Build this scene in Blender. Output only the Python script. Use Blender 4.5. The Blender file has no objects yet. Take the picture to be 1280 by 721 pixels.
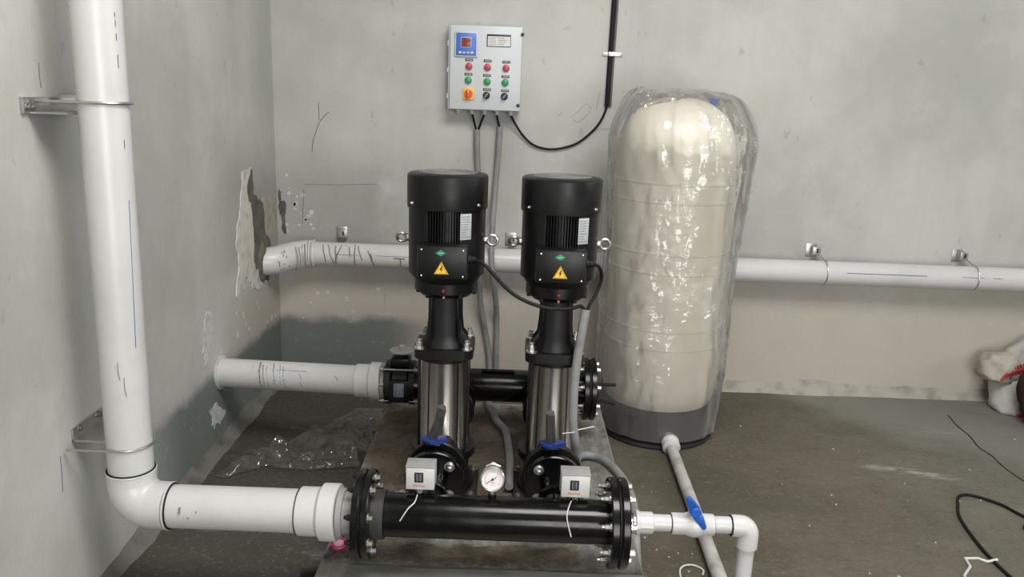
import bpy, bmesh, math, random
from mathutils import Vector, Matrix, noise
random.seed(7)
R = math.radians
scene = bpy.context.scene
COL = scene.collection

# ------------------------------------------------------------------ camera
cam_data = bpy.data.cameras.new('camera')
cam = bpy.data.objects.new('camera', cam_data); COL.objects.link(cam)
PITCH, ROLL = R(13.5), R(2.1)
fw = Vector((0, math.cos(PITCH), -math.sin(PITCH)))
rt = Vector((1, 0, 0)); up = rt.cross(fw)
r2 = rt*math.cos(ROLL) + up*math.sin(ROLL)
u2 = -rt*math.sin(ROLL) + up*math.cos(ROLL)
m = Matrix((r2, u2, -fw)).transposed().to_4x4(); m.translation = (0, 0, 1.35)
cam.matrix_world = m
cam_data.sensor_width = 36; cam_data.lens = 1000/1280*36; cam_data.clip_start = 0.05
scene.camera = cam

# ------------------------------------------------------------------ world and light
world = bpy.data.worlds.new('world'); scene.world = world; world.use_nodes = True
bg = world.node_tree.nodes['Background']
bg.inputs[0].default_value = (0.86, 0.93, 1.0, 1); bg.inputs[1].default_value = 1.0

def area_light(name, loc, target, sx, sy, power, col=(1, 1, 1)):
    d = bpy.data.lights.new(name, 'AREA'); d.shape = 'RECTANGLE'; d.size = sx; d.size_y = sy
    d.energy = power; d.color = col
    o = bpy.data.objects.new(name, d); COL.objects.link(o); o.location = loc
    o.rotation_euler = (Vector(target)-Vector(loc)).to_track_quat('-Z', 'Y').to_euler()
    return o
# daylight through the shutter doorway behind the camera and the window in the right wall
area_light('doorway_daylight', (1.25, -2.98, 1.25), (1.25, 3, 1.25), 2.3, 2.2, 126, (1.0, 0.99, 0.96))
area_light('window_daylight', (5.95, 1.6, 2.35), (0, 1.6, 1.4), 3.2, 1.2, 47, (0.97, 1.0, 1.0))
area_light('skylight_daylight', (.75, .85, 3.28), (.55, 1.9, 1.0), 1.8, 1.1, 100, (1.0, 0.975, 0.95))
scene.view_settings.view_transform = 'Standard'; scene.view_settings.look = 'None'
scene.view_settings.exposure = 0.0; scene.view_settings.gamma = 1.0
scene.view_settings.use_curve_mapping = False
try:
    scene.cycles.use_denoising = True
    scene.cycles.max_bounces = 10; scene.cycles.transparent_max_bounces = 16
except Exception: pass

# ------------------------------------------------------------------ material helpers
class NT:
    def __init__(s, name):
        s.m = bpy.data.materials.new(name); s.m.use_nodes = True
        s.t = s.m.node_tree; s.p = s.t.nodes['Principled BSDF']; s.out = s.t.nodes['Material Output']
    def n(s, typ, **kw):
        nd = s.t.nodes.new(typ)
        for k, v in kw.items(): setattr(nd, k, v)
        return nd
    def l(s, a, b): s.t.links.new(a, b)
    def pos(s, obj=False):
        if obj: return s.n('ShaderNodeTexCoord').outputs['Object']
        return s.n('ShaderNodeNewGeometry').outputs['Position']
    def noise(s, scale, vec=None, detail=4, rough=.55, stretch=None, obj=False):
        v = vec or s.pos(obj)
        if stretch:
            mp = s.n('ShaderNodeMapping'); mp.inputs['Scale'].default_value = stretch
            s.l(v, mp.inputs['Vector']); v = mp.outputs[0]
        nz = s.n('ShaderNodeTexNoise'); nz.inputs['Scale'].default_value = scale
        nz.inputs['Detail'].default_value = detail; nz.inputs['Roughness'].default_value = rough
        s.l(v, nz.inputs['Vector']); return nz.outputs['Fac']
    def rng(s, v, a, b, lo=0., hi=1.):
        r = s.n('ShaderNodeMapRange', interpolation_type='SMOOTHSTEP')
        for i, x in enumerate((a, b, lo, hi)): r.inputs[i+1].default_value = x
        s.l(v, r.inputs[0]); return r.outputs[0]
    def math(s, op, a, b):
        nd = s.n('ShaderNodeMath', operation=op)
        for i, x in enumerate((a, b)):
            if isinstance(x, (int, float)): nd.inputs[i].default_value = x
            else: s.l(x, nd.inputs[i])
        return nd.outputs[0]
    def mix(s, f, a, b):
        nd = s.n('ShaderNodeMix', data_type='RGBA')
        for i, x in ((0, f), (6, a), (7, b)):
            if isinstance(x, (int, float)): nd.inputs[i].default_value = x
            elif isinstance(x, tuple): nd.inputs[i].default_value = (*x, 1)
            else: s.l(x, nd.inputs[i])
        return nd.outputs[2]
    def xyz(s, v=None):
        sp = s.n('ShaderNodeSeparateXYZ'); s.l(v or s.pos(), sp.inputs[0]); return sp.outputs
    def color(s, c):
        if isinstance(c, tuple): s.p.inputs['Base Color'].default_value = (*c, 1)
        else: s.l(c, s.p.inputs['Base Color'])
    def bump(s, h, strength=.3, dist=.01):
        b = s.n('ShaderNodeBump'); b.inputs['Strength'].default_value = strength
        b.inputs['Distance'].default_value = dist; s.l(h, b.inputs['Height'])
        s.l(b.outputs[0], s.p.inputs['Normal'])
    def set(s, **kw):
        for k, v in kw.items(): s.p.inputs[k.replace('_', ' ')].default_value = v
        return s

def simple(name, c, rough=.5, metal=0., var=.12, scale=30, c2=None, lo=.42, hi=.72, bump=0., spec=None):
    t = NT(name)
    c2 = c2 or tuple(x*(1-var) for x in c)
    t.color(t.mix(t.rng(t.noise(scale, obj=True), lo, hi), c, c2))
    t.set(Roughness=rough, Metallic=metal)
    if spec is not None: t.p.inputs['Specular IOR Level'].default_value = spec
    if bump: t.bump(t.noise(scale*3, obj=True), bump, .004)
    return t.m

def wall_material():
    t = NT('cement_plaster'); P = t.pos(); X = t.xyz(P)
    big = t.noise(1.3, P, 5, .6); mid = t.noise(7, P, 5, .6); fine = t.noise(70, P, 3)
    streak = t.noise(2.2, P, 4, .6, stretch=(2.2, 2.2, .35))
    c = t.mix(t.rng(big, .34, .66), (.375, .38, .35), (.49, .49, .46))
    c = t.mix(t.math('MULTIPLY', t.rng(streak, .45, .75), .35), c, (.35, .352, .33))
    c = t.mix(t.math('MULTIPLY', t.rng(mid, .55, .75), .35), c, (.52, .52, .49))
    c = t.mix(t.math('MULTIPLY', t.rng(t.noise(3.2, P, 6, .7), .56, .74), .35), c, (.33, .332, .31))
    # dark pinholes and trowel flecks
    fl = t.noise(26, P, 2, .5, stretch=(1, 1, .45))
    c = t.mix(t.math('MULTIPLY', t.rng(fl, .71, .76), .28), c, (.2, .2, .19))
    # warm beige tint from pipe height down on the back wall
    wz = t.math('ADD', X[2], t.math('MULTIPLY', t.math('SUBTRACT', mid, .5), .35))
    c = t.mix(t.math('MULTIPLY', t.math('MULTIPLY', t.rng(wz, .62, .42), t.rng(X[1], 2.7, 3.3)), .7), c, (.43, .385, .325))
    # dark green-grey band low in the corner, with a wavering upper edge
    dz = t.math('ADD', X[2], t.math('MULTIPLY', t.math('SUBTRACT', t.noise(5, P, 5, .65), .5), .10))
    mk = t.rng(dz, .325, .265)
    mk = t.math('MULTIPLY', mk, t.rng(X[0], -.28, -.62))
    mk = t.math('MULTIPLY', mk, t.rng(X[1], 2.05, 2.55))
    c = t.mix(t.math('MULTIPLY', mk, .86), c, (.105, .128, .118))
    # darker grey patch in the corner round the pipe hole
    gz = t.math('MULTIPLY', t.rng(t.math('ADD', X[2], t.math('MULTIPLY', big, .25)), 1.32, 1.0), t.rng(X[2], .60, .68))
    gz = t.math('MULTIPLY', gz, t.math('MULTIPLY', t.rng(t.math('ADD', X[0], t.math('MULTIPLY', mid, .3)), -.35, -.55), t.rng(X[1], 2.6, 3.5)))
    c = t.mix(t.math('MULTIPLY', gz, .6), c, (.24, .245, .225))
    # lighter repair speckle above the skirting
    sp = t.math('MULTIPLY', t.rng(t.noise(38, P, 4, .7), .60, .70), t.rng(X[2], .9, .3))
    c = t.mix(t.math('MULTIPLY', sp, .22), c, (.55, .55, .52))
    t.color(c); t.set(Roughness=.85)
    t.p.inputs['Specular IOR Level'].default_value = .25
    t.bump(t.math('ADD', t.math('MULTIPLY', mid, .6), t.math('MULTIPLY', fine, .3)), .32, .009)
    return t.m

def floor_material():
    t = NT('cement_floor'); P = t.pos(); X = t.xyz(P)
    big = t.noise(1.1, P, 6, .65); mid = t.noise(6, P, 5, .6); fine = t.noise(60, P, 4, .7)
    sw = t.noise(3, P, 4, .6, stretch=(.5, 1.6, 1))
    c = t.mix(t.rng(big, .34, .66), (.072, .064, .044), (.125, .113, .082))
    c = t.mix(t.math('MULTIPLY', t.rng(sw, .5, .72), .4), c, (.17, .157, .12))
    # wet, muddy stretch between corner and plinth, with some shade painted into its dark
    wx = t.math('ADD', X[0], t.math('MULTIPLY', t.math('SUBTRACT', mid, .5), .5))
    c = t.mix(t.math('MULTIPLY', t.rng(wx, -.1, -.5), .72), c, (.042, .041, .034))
    c = t.mix(t.math('MULTIPLY', t.rng(wx, 1.0, 2.1), .4), c, (.225, .222, .19))  # paler cement to the right, part of it light put into the colour
    c = t.mix(t.math('MULTIPLY', t.rng(fine, .52, .70), .35), c, (.25, .24, .20))
    c = t.mix(t.math('MULTIPLY', t.rng(t.noise(28, P, 5, .75, stretch=(.7, 1.4, 1)), .5, .7), .5), c, (.055, .052, .04))
    c = t.mix(t.rng(t.noise(17, P, 3, .8), .755, .78), c, (.34, .34, .31))
    # paler dry sweep of cement toward the far right
    ly = t.math('ADD', X[1], t.math('MULTIPLY', X[0], 1.25))
    ly = t.math('ADD', ly, t.math('MULTIPLY', t.math('SUBTRACT', big, .5), 1.1))
    lg = t.math('MULTIPLY', t.rng(ly, 5.1, 5.55), t.rng(X[0], .9, 1.5))
    c = t.mix(t.math('MULTIPLY', lg, .6), c, (.235, .235, .205))
    # pale scuffed streak
    dx = t.math('DIVIDE', t.math('SUBTRACT', X[0], 1.56), .22)
    dy = t.math('DIVIDE', t.math('ADD', t.math('SUBTRACT', X[1], 2.84), t.math('MULTIPLY', t.math('SUBTRACT', X[0], 1.56), .25)), .045)
    rr_ = t.math('ADD', t.math('MULTIPLY', dx, dx), t.math('MULTIPLY', dy, dy))
    sc_ = t.math('MULTIPLY', t.rng(rr_, 1.0, .1), t.rng(t.noise(22, P, 4, .7, stretch=(.4, 1.5, 1)), .42, .62))
    c = t.mix(t.math('MULTIPLY', sc_, .6), c, (.42, .415, .38))
    st = t.math('MULTIPLY', t.rng(t.noise(2.3, P, 5, .7, stretch=(.55, 1.9, 1)), .60, .70), t.rng(fine, .35, .6))
    c = t.mix(t.math('MULTIPLY', st, .45), c, (.30, .295, .265))
    dk = t.rng(t.noise(1.7, P, 5, .65, stretch=(.6, 1.3, 1)), .52, .70)
    c = t.mix(t.math('MULTIPLY', dk, .45), c, (.07, .068, .055))
    t.color(c); t.set(Roughness=.7)
    t.p.inputs['Specular IOR Level'].default_value = .35
    t.bump(t.math('ADD', t.math('MULTIPLY', mid, .5), t.math('MULTIPLY', fine, .35)), .4, .01)
    return t.m

def mud_material():
    t = NT('dried_mud'); P = t.pos(); X = t.xyz(P)
    a = t.noise(7, P, 6, .7); b = t.noise(40, P, 5, .7)
    c = t.mix(t.rng(a, .35, .65), (.080, .066, .047), (.15, .128, .096))
    c = t.mix(t.math('MULTIPLY', t.rng(b, .5, .7), .6), c, (.19, .168, .13))
    sl = t.mix(t.rng(t.noise(9, P, 5, .6, stretch=(4, .5, 1)), .4, .66), (.20, .20, .175), (.29, .295, .265))
    hz = t.math('ADD', X[2], t.math('MULTIPLY', t.math('SUBTRACT', t.noise(22, P, 5, .7), .5), .014))
    c = t.mix(t.rng(hz, .1265, .1195), c, sl)
    t.color(c); t.set(Roughness=.9); t.p.inputs['Specular IOR Level'].default_value = .2
    t.bump(t.math('ADD', b, t.math('MULTIPLY', a, .8)), .8, .016); return t.m

def slab_material():
    t = NT('brushed_cement'); P = t.pos()
    a = t.noise(4, P, 5, .6); b = t.noise(9, P, 5, .6, stretch=(4, .5, 1))
    c = t.mix(t.rng(a, .3, .7), (.19, .193, .165), (.28, .28, .25))
    c = t.mix(t.math('MULTIPLY', t.rng(b, .5, .66), .45), c, (.31, .32, .295))
    t.color(c); t.set(Roughness=.75); t.bump(b, .4, .01); return t.m

def pvc_material():
    t = NT('white_pvc'); a = t.noise(5, None, 5, .6); b = t.noise(45, None, 4, .7)
    c = t.mix(t.rng(a, .4, .8), (.57, .57, .555), (.50, .50, .485))
    c = t.mix(t.math('MULTIPLY', t.rng(b, .66, .74), .35), c, (.35, .34, .31))
    t.color(c); t.set(Roughness=.33); return t.m

def black_paint(name, base, dust, amount, rough, spec=.32):
    t = NT(name); a = t.noise(6, None, 5, .65); b = t.noise(60, None, 4, .7)
    f = t.math('MULTIPLY', t.rng(a, .52, .78), amount)
    c = t.mix(f, base, dust)
    c = t.mix(t.math('MULTIPLY', t.rng(b, .70, .76), amount), c, dust)
    t.color(c); t.p.inputs['Specular IOR Level'].default_value = spec
    t.l(t.rng(a, .35, .75, rough, rough+.22), t.p.inputs['Roughness']); return t.m

def metal(name, c, rough, var=.15):
    t = NT(name); a = t.noise(25, None, 4, .6, obj=False)
    t.color(t.mix(t.rng(a, .35, .7), c, tuple(x*(1-var) for x in c)))
    t.set(Metallic=1.0); t.l(t.rng(a, .3, .7, rough, rough+.1), t.p.inputs['Roughness']); return t.m

def film(name, body, edge, tint=(.86, .86, .84), rough=.07, scale=9, wr=1.0, gloss=.06, dist=.02):
    """thin clear film: mostly transparent, a little milky scatter, sharp surface gloss"""
    t = NT(name); t.color(tint); t.set(Roughness=.7); t.p.inputs['Specular IOR Level'].default_value = 0
    w = t.noise(scale, None, 3, .55, stretch=(1, 1, .6)); w2 = t.noise(scale*2.6, None, 3, .6, stretch=(.7, .7, 1.6))
    ridge = t.math('ABSOLUTE', t.math('SUBTRACT', w, .5), 0)
    bp_ = t.n('ShaderNodeBump'); bp_.inputs['Strength'].default_value = wr; bp_.inputs['Distance'].default_value = dist
    patchy = t.rng(t.noise(scale*.45, None, 2, .5), .42, .62)
    t.l(t.math('MULTIPLY', t.math('ADD', t.math('MULTIPLY', ridge, -3.0), t.math('MULTIPLY', w2, .5)), patchy), bp_.inputs['Height'])
    tr = t.n('ShaderNodeBsdfTransparent'); gl = t.n('ShaderNodeBsdfGlossy'); gl.inputs['Roughness'].default_value = rough
    t.l(bp_.outputs[0], gl.inputs['Normal'])
    lw = t.n('ShaderNodeLayerWeight'); lw.inputs[0].default_value = .35
    big = t.noise(scale*.35, None, 4, .6)
    f = t.math('ADD', t.rng(lw.outputs['Facing'], .25, 1, body, edge), t.math('MULTIPLY', t.rng(big, .45, .75), body*.7))
    m1 = t.n('ShaderNodeMixShader'); t.l(f, m1.inputs[0]); t.l(tr.outputs[0], m1.inputs[1]); t.l(t.p.outputs[0], m1.inputs[2])
    fr = t.n('ShaderNodeFresnel'); fr.inputs['IOR'].default_value = 1.5; t.l(bp_.outputs[0], fr.inputs['Normal'])
    m2 = t.n('ShaderNodeMixShader'); t.l(t.math('ADD', t.math('MULTIPLY', fr.outputs[0], .8), gloss), m2.inputs[0])
    t.l(m1.outputs[0], m2.inputs[1]); t.l(gl.outputs[0], m2.inputs[2]); t.l(m2.outputs[0], t.out.inputs[0]); return t.m

M = {}
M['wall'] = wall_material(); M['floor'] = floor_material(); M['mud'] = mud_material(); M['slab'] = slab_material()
M['ceiling'] = simple('ceiling_cement', (.42, .42, .40), .9, scale=3)
M['pvc'] = pvc_material()
M['pvc_grey'] = simple('dusty_pvc', (.50, .49, .46), .5, var=.35, scale=14, bump=.1)
M['black'] = black_paint('black_enamel', (.003, .003, .0032), (.05, .05, .044), .16, .12)
M['cast'] = black_paint('black_cast_paint', (.006, .006, .0065), (.05, .048, .045), .2, .30)
M['motor'] = black_paint('black_motor_paint', (.006, .0058, .0065), (.03, .03, .03), .12, .30)
M['guard'] = simple('dark_guard_plate', (.016, .0145, .017), .5, .3, scale=90)
M['rubber'] = simple('black_rubber', (.007, .007, .007), .6, spec=.25)
M['steel'] = metal('polished_steel', (.56, .525, .48), .16)
ss = NT('brushed_sleeve_steel'); ss.color((.60, .565, .52)); ss.set(Metallic=1.0, Roughness=.26, Anisotropic=.9, Anisotropic_Rotation=.25)
tg = ss.n('ShaderNodeTangent', direction_type='RADIAL', axis='Z'); ss.l(tg.outputs[0], ss.p.inputs['Tangent'])
M['sleeve'] = ss.m
M['zinc'] = metal('galvanised_steel', (.55, .55, .53), .33)
M['bolt'] = metal('bright_bolt_steel', (.72, .71, .68), .28)
M['dullbolt'] = metal('dirty_bolt_steel', (.34, .335, .30), .42)
M['conduit'] = simple('grey_conduit', (.235, .24, .235), .55, var=.25, scale=20)
M['cream'] = simple('cream_tank_paint', (.72, .67, .575), .42, var=.05, scale=3)
M['tankbase'] = simple('dark_tank_base', (.016, .015, .017), .6, var=.4, scale=9)
M['panel'] = simple('white_panel_paint', (.53, .55, .565), .4, var=.03, scale=4)
M['grille'] = simple('grey_fan_grille', (.20, .20, .195), .45, metal=.3)
M['gasket'] = simple('grey_gasket', (.30, .30, .27), .6)
M['blue'] = simple('blue_plastic', (.015, .10, .48), .35, var=.1)
M['bluedark'] = simple('dark_blue_lever', (.014, .038, .20), .45)
M['lever'] = simple('grey_wrapped_lever', (.085, .085, .08), .35, var=.5, scale=40, bump=.3)
M['green'] = simple('green_button', (.01, .28, .07), .35)
M['red'] = simple('red_button', (.48, .04, .075), .35)
M['yellow'] = simple('yellow_plate', (.80, .47, .02), .45, var=.08)
M['orange'] = simple('orange_dial', (.70, .075, .02), .4)
M['greenlogo'] = simple('green_sticker', (.02, .24, .12), .5)
M['redmark'] = simple('red_lacquer', (.55, .06, .035), .4)
M['copper'] = metal('copper_fitting', (.65, .25, .12), .35)
M['ctrlblue'] = simple('controller_blue', (.045, .14, .52), .4, var=.06)
M['silver'] = simple('controller_silver', (.50, .52, .56), .4)
M['screen'] = simple('dark_red_screen', (.13, .025, .022), .25)
M['digit'] = simple('unlit_red_digit', (.33, .045, .035), .4)
M['tag'] = simple('black_tag', (.018, .018, .022), .5)
M['white'] = simple('white_print', (.62, .62, .62), .5, var=.03)
M['paleplate'] = simple('pale_plate', (.40, .41, .42), .45, var=.12, scale=60)
M['greyink'] = simple('grey_print', (.20, .20, .22), .6)
M['ink'] = simple('blue_black_ink', (.035, .04, .07), .7)
M['blueline'] = simple('blue_pipe_print', (.05, .12, .32), .5)
M['switch'] = simple('white_switch_housing', (.58, .58, .56), .4, var=.06)
M['switchtop'] = simple('grey_switch_lid', (.30, .30, .29), .45)
M['dial'] = simple('gauge_dial', (.72, .68, .68), .4, var=.04)
M['pink'] = simple('pink_cap', (.50, .03, .17), .4)
M['pinklight'] = simple('pale_pink_inside', (.72, .42, .50), .5)
M['plaster'] = simple('pale_patch_mortar', (.58, .555, .50), .9, var=.3, scale=25, bump=.5)
M['beige'] = simple('beige_mortar_face', (.36, .335, .28), .9, var=.3, scale=20, bump=.3)
M['lime'] = simple('white_lime_splash', (.52, .52, .49), .9, var=.25, scale=30)
M['recess'] = simple('raw_mortar_hole', (.115, .11, .09), .95, var=.4, scale=18, bump=.6)
M['drip'] = simple('dried_mortar_drip', (.20, .20, .18), .85)
M['sack'] = simple('white_woven_sack', (.52, .51, .48), .75, var=.2, scale=18, bump=.3)
M['creamsack'] = simple('cream_woven_sack', (.44, .41, .35), .8, var=.2, scale=18, bump=.3)
M['sackred'] = simple('red_sack_print', (.45, .035, .05), .7)
M['maroon'] = simple('maroon_cloth', (.035, .010, .010), .9, var=.5, scale=15, bump=.4)
M['bag'] = film('clear_bag_film', .085, .42, (.82, .81, .78), .06, 8, .8, .035, .02)
M['sheet'] = film('dusty_film', .12, .55, (.33, .31, .27), .12, 11, 1.0, .06, .03)
M['crack'] = simple('floor_crack', (.02, .02, .018), .95)
M['string'] = simple('white_string', (.62, .62, .60), .6)
M['hair'] = simple('hairline_mortar', (.15, .15, .14), .9)
M['pencil'] = simple('pencil_lead', (.19, .19, .185), .8)
M['wood'] = simple('dark_wet_wood', (.03, .027, .022), .8)

# ------------------------------------------------------------------ mesh builder
class B:
    def __init__(s): s.b = bmesh.new()
    def box(s, c, size, bev=0., rot=None, seg=2):
        g = bmesh.ops.create_cube(s.b, size=1)['verts']
        bmesh.ops.scale(s.b, vec=size, verts=g)
        if bev:
            es = list({e for v in g for e in v.link_edges})
            r = bmesh.ops.bevel(s.b, geom=es, offset=bev, segments=seg, affect='EDGES', profile=.5)
            g = list({v for f in r['faces'] for v in f.verts} | {v for v in g if v.is_valid})
        if rot is not None: bmesh.ops.rotate(s.b, cent=(0, 0, 0), matrix=rot, verts=g)
        bmesh.ops.translate(s.b, vec=c, verts=g); return s
    def lathe(s, prof, o=(0, 0, 0), axis=(0, 0, 1), n=32, start=0):
        """prof: list of (radius, distance along axis); closed at radius 0"""
        ax = Vector(axis).normalized(); q = ax.to_track_quat('Z', 'Y').to_matrix(); o = Vector(o)
        rings = []
        for r, h in prof:
            if r <= 1e-6: rings.append([s.b.verts.new(o + q @ Vector((0, 0, h)))])
            else: rings.append([s.b.verts.new(o + q @ Vector((r*math.cos(2*math.pi*i/n+start), r*math.sin(2*math.pi*i/n+start), h))) for i in range(n)])
        for a, b in zip(rings, rings[1:]):
            for i in range(n):
                j = (i+1) % n
                if len(a) == 1 and len(b) == 1: continue
                if len(a) == 1: f = (a[0], b[j], b[i])
                elif len(b) == 1: f = (a[i], a[j], b[0])
                else: f = (a[i], a[j], b[j], b[i])
                try: s.b.faces.new(f)
                except ValueError: pass
        return s
    def cyl(s, p0, p1, r, n=24, bev=0.):
        p0 = Vector(p0); p1 = Vector(p1); h = (p1-p0).length
        pr = [(0, 0), (r-bev, 0)] + ([(r, bev), (r, h-bev)] if bev else [(r, h)]) + ([(r-bev, h)] if bev else []) + [(0, h)]
        return s.lathe(pr, p0, p1-p0, n)
    def ring(s, o, axis, r0, r1, h, n=32, bev=0.):
        return s.lathe([(r0, 0), (r1-bev, 0), (r1, bev), (r1, h-bev), (r1-bev, h), (r0, h), (r0, 0)], o, axis, n)
    def tube(s, pts, r, n=10, smooth=0, closed=False, flat=None, caps=True):
        P = [Vector(p) for p in pts]
        if smooth:
            Q = []; N = len(P)
            rngi = range(N) if closed else range(N-1)
            for i in rngi:
                g = lambda k: P[k % N] if closed else P[max(0, min(N-1, k))]
                a, b, c, d = g(i-1), g(i), g(i+1), g(i+2)
                for k in range(smooth):
                    t = k/smooth
                    Q.append(.5*((2*b) + (c-a)*t + (2*a-5*b+4*c-d)*t*t + (3*b-a-3*c+d)*t**3))
            if not closed: Q.append(P[-1])
            P = Q
        N = len(P); T = []
        for i in range(N):
            a = P[i-1] if (i or closed) else P[0]; c = P[(i+1) % N] if (i < N-1 or closed) else P[-1]
            T.append((c-a).normalized() if (c-a).length > 1e-9 else Vector((0, 0, 1)))
        u = T[0].orthogonal().normalized(); rings = []
        for i in range(N):
            u = (u - T[i]*u.dot(T[i])); u = u.normalized() if u.length > 1e-6 else T[i].orthogonal().normalized()
            w = T[i].cross(u); rr = r[i] if isinstance(r, (list, tuple)) and len(r) == N else (r if not isinstance(r, (list, tuple)) else r[0])
            rings.append([s.b.verts.new(P[i] + (u*math.cos(2*math.pi*k/n) + w*math.sin(2*math.pi*k/n))*rr) for k in range(n)])
        prs = list(zip(rings, rings[1:])) + ([(rings[-1], rings[0])] if closed else [])
        for a, b in prs:
            for k in range(n):
                s.b.faces.new((a[k], a[(k+1) % n], b[(k+1) % n], b[k]))
        if caps and not closed:
            s.b.faces.new(rings[0][::-1]); s.b.faces.new(rings[-1])
        return s
    def torus(s, o, axis, R_, r, n=28, k=8, a0=0, a1=2*math.pi, ref=None):
        ax = Vector(axis).normalized(); u = (Vector(ref) if ref else ax.orthogonal()).normalized(); w = ax.cross(u); o = Vector(o)
        full = abs(a1-a0-2*math.pi) < 1e-6
        cnt = n if full else n+1
        pts = [o + (u*math.cos(a0+(a1-a0)*i/n) + w*math.sin(a0+(a1-a0)*i/n))*R_ for i in range(cnt)]
        return s.tube(pts, r, k, closed=full)
    def prism(s, pts, d, bev=0.):
        """polygon (world points, planar) pushed along vector d"""
        d = Vector(d); a = [s.b.verts.new(p) for p in pts]; b = [s.b.verts.new(Vector(p)+d) for p in pts]
        n = len(pts); fs = [s.b.faces.new(a[::-1]), s.b.faces.new(b)]
        for i in range(n): fs.append(s.b.faces.new((a[i], a[(i+1) % n], b[(i+1) % n], b[i])))
        if bev:
            bmesh.ops.bevel(s.b, geom=list({e for f in fs for e in f.edges}), offset=bev, segments=2, affect='EDGES', profile=.5)
        return s
    def bolt(s, o, axis, r, h, washer=True, dome=False):
        ax = Vector(axis).normalized(); o = Vector(o)
        if washer: s.lathe([(0, 0), (r*1.55, 0), (r*1.55, h*.22), (0, h*.22)], o, ax, 12); o = o + ax*h*.22
        if dome: s.lathe([(r*1.05, 0), (r*1.05, h*.5), (r*.8, h*.85), (0, h)], o, ax, 12)
        else: s.lathe([(0, 0), (r, 0), (r, h*.75), (r*.8, h*.8), (0, h*.8)], o, ax, 6)
        return s
    def build(s, name, mat, parent=None, angle=35, kind=None):
        bmesh.ops.recalc_face_normals(s.b, faces=s.b.faces)
        me = bpy.data.meshes.new(name); s.b.to_mesh(me); s.b.free()
        me.materials.append(mat)
        me.polygons.foreach_set('use_smooth', [True]*len(me.polygons))
        me.set_sharp_from_angle(angle=R(angle))
        return link(name, me, parent, kind)

def root_of(o):
    while o.parent: o = o.parent
    return o
def link(name, me, parent=None, kind=None):
    o = bpy.data.objects.new(name, me); COL.objects.link(o)
    if parent is not None:
        off = Vector(root_of(parent)['build_at']) if 'build_at' in root_of(parent) else root_of(parent).location
        me.transform(Matrix.Translation(-Vector(off))); o.parent = parent
    if kind: o['kind'] = kind
    return o
def thing(name, label, cat, loc, group=None):
    o = bpy.data.objects.new(name, None); COL.objects.link(o); o.empty_display_size = .05
    o.location = loc; tag(o, label, cat, group); return o
def tag(o, label, cat, group=None):
    o['label'] = label; o['category'] = cat
    if group: o['group'] = group
    return o
def structure(o): o['kind'] = 'structure'; return o
def dup(root, loc):
    c = root.copy(); COL.objects.link(c); c.location = loc
    def rec(a, b):
        for ch in a.children:
            d = ch.copy(); COL.objects.link(d); d.parent = b; rec(ch, d)
    rec(root, c); return c
def text(s, name, size, loc, mat, parent, ex=.0004, normal_y=True, shear=0, align='CENTER'):
    cu = bpy.data.curves.new(name, 'FONT'); cu.body = s; cu.size = size; cu.align_x = align; cu.align_y = 'CENTER'
    cu.extrude = ex; cu.shear = shear; cu.resolution_u = 2
    o = bpy.data.objects.new(name, cu); COL.objects.link(o)
    me = bpy.data.meshes.new_from_object(o.evaluated_get(bpy.context.evaluated_depsgraph_get()))
    bpy.data.objects.remove(o)
    me.transform(Matrix.Translation(loc) @ Matrix.Rotation(R(90), 4, 'X'))
    me.materials.clear(); me.materials.append(mat); me.name = name
    return link(name, me, parent)
def rpoly(n, f): return [f(i) for i in range(n)]

# ------------------------------------------------------------------ room shell
W, XL, XR, YF, ZC = 3.676, -1.10, 6.00, -3.10, 3.30
wb = structure(B().box(((XL+XR)/2, W+.1, ZC/2), (XR-XL+.4, .2, ZC+.4)).build('wall_back', M['wall']))
wl = structure(B().box((XL-.1, (W+YF)/2, ZC/2), (.2, W-YF, ZC+.4)).build('wall_left', M['wall']))
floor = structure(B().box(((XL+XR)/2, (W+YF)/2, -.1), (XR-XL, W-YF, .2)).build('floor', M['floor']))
b = B(); zc = ZC+.1          # ceiling with a skylight well over the middle of the room
b.box(((XL-.2)/2, (W+YF)/2, zc), (-.2-XL, W-YF, .2)).box(((XR+1.7)/2, (W+YF)/2, zc), (XR-1.7, W-YF, .2))
b.box((.75, (W+1.5)/2, zc), (1.9, W-1.5, .2)).box((.75, (.2+YF)/2, zc), (1.9, .2-YF, .2))
structure(b.build('ceiling', M['ceiling']))
# right wall with a long high window, front wall with a shutter doorway
b = B()
b.box((XR+.1, (W+YF)/2, .85), (.2, W-YF, 1.70)).box((XR+.1, (W+YF)/2, 3.15), (.2, W-YF, .30))
b.box((XR+.1, (YF-.1)/2, 2.35), (.2, -.1-YF, 1.30)).box((XR+.1, (3.3+W)/2, 2.35), (.2, W-3.3, 1.30))
structure(b.build('wall_right', M['wall']))
b = B()
b.box(((XL-.2+.05)/2, YF-.1, ZC/2), (.05-XL+.2, .2, ZC)).box(((XR+.2+2.45)/2, YF-.1, ZC/2), (XR+.2-2.45, .2, ZC)).box((1.25, YF-.1, 2.85), (2.4, .2, .9))
structure(b.build('wall_front', M['wall']))
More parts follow.
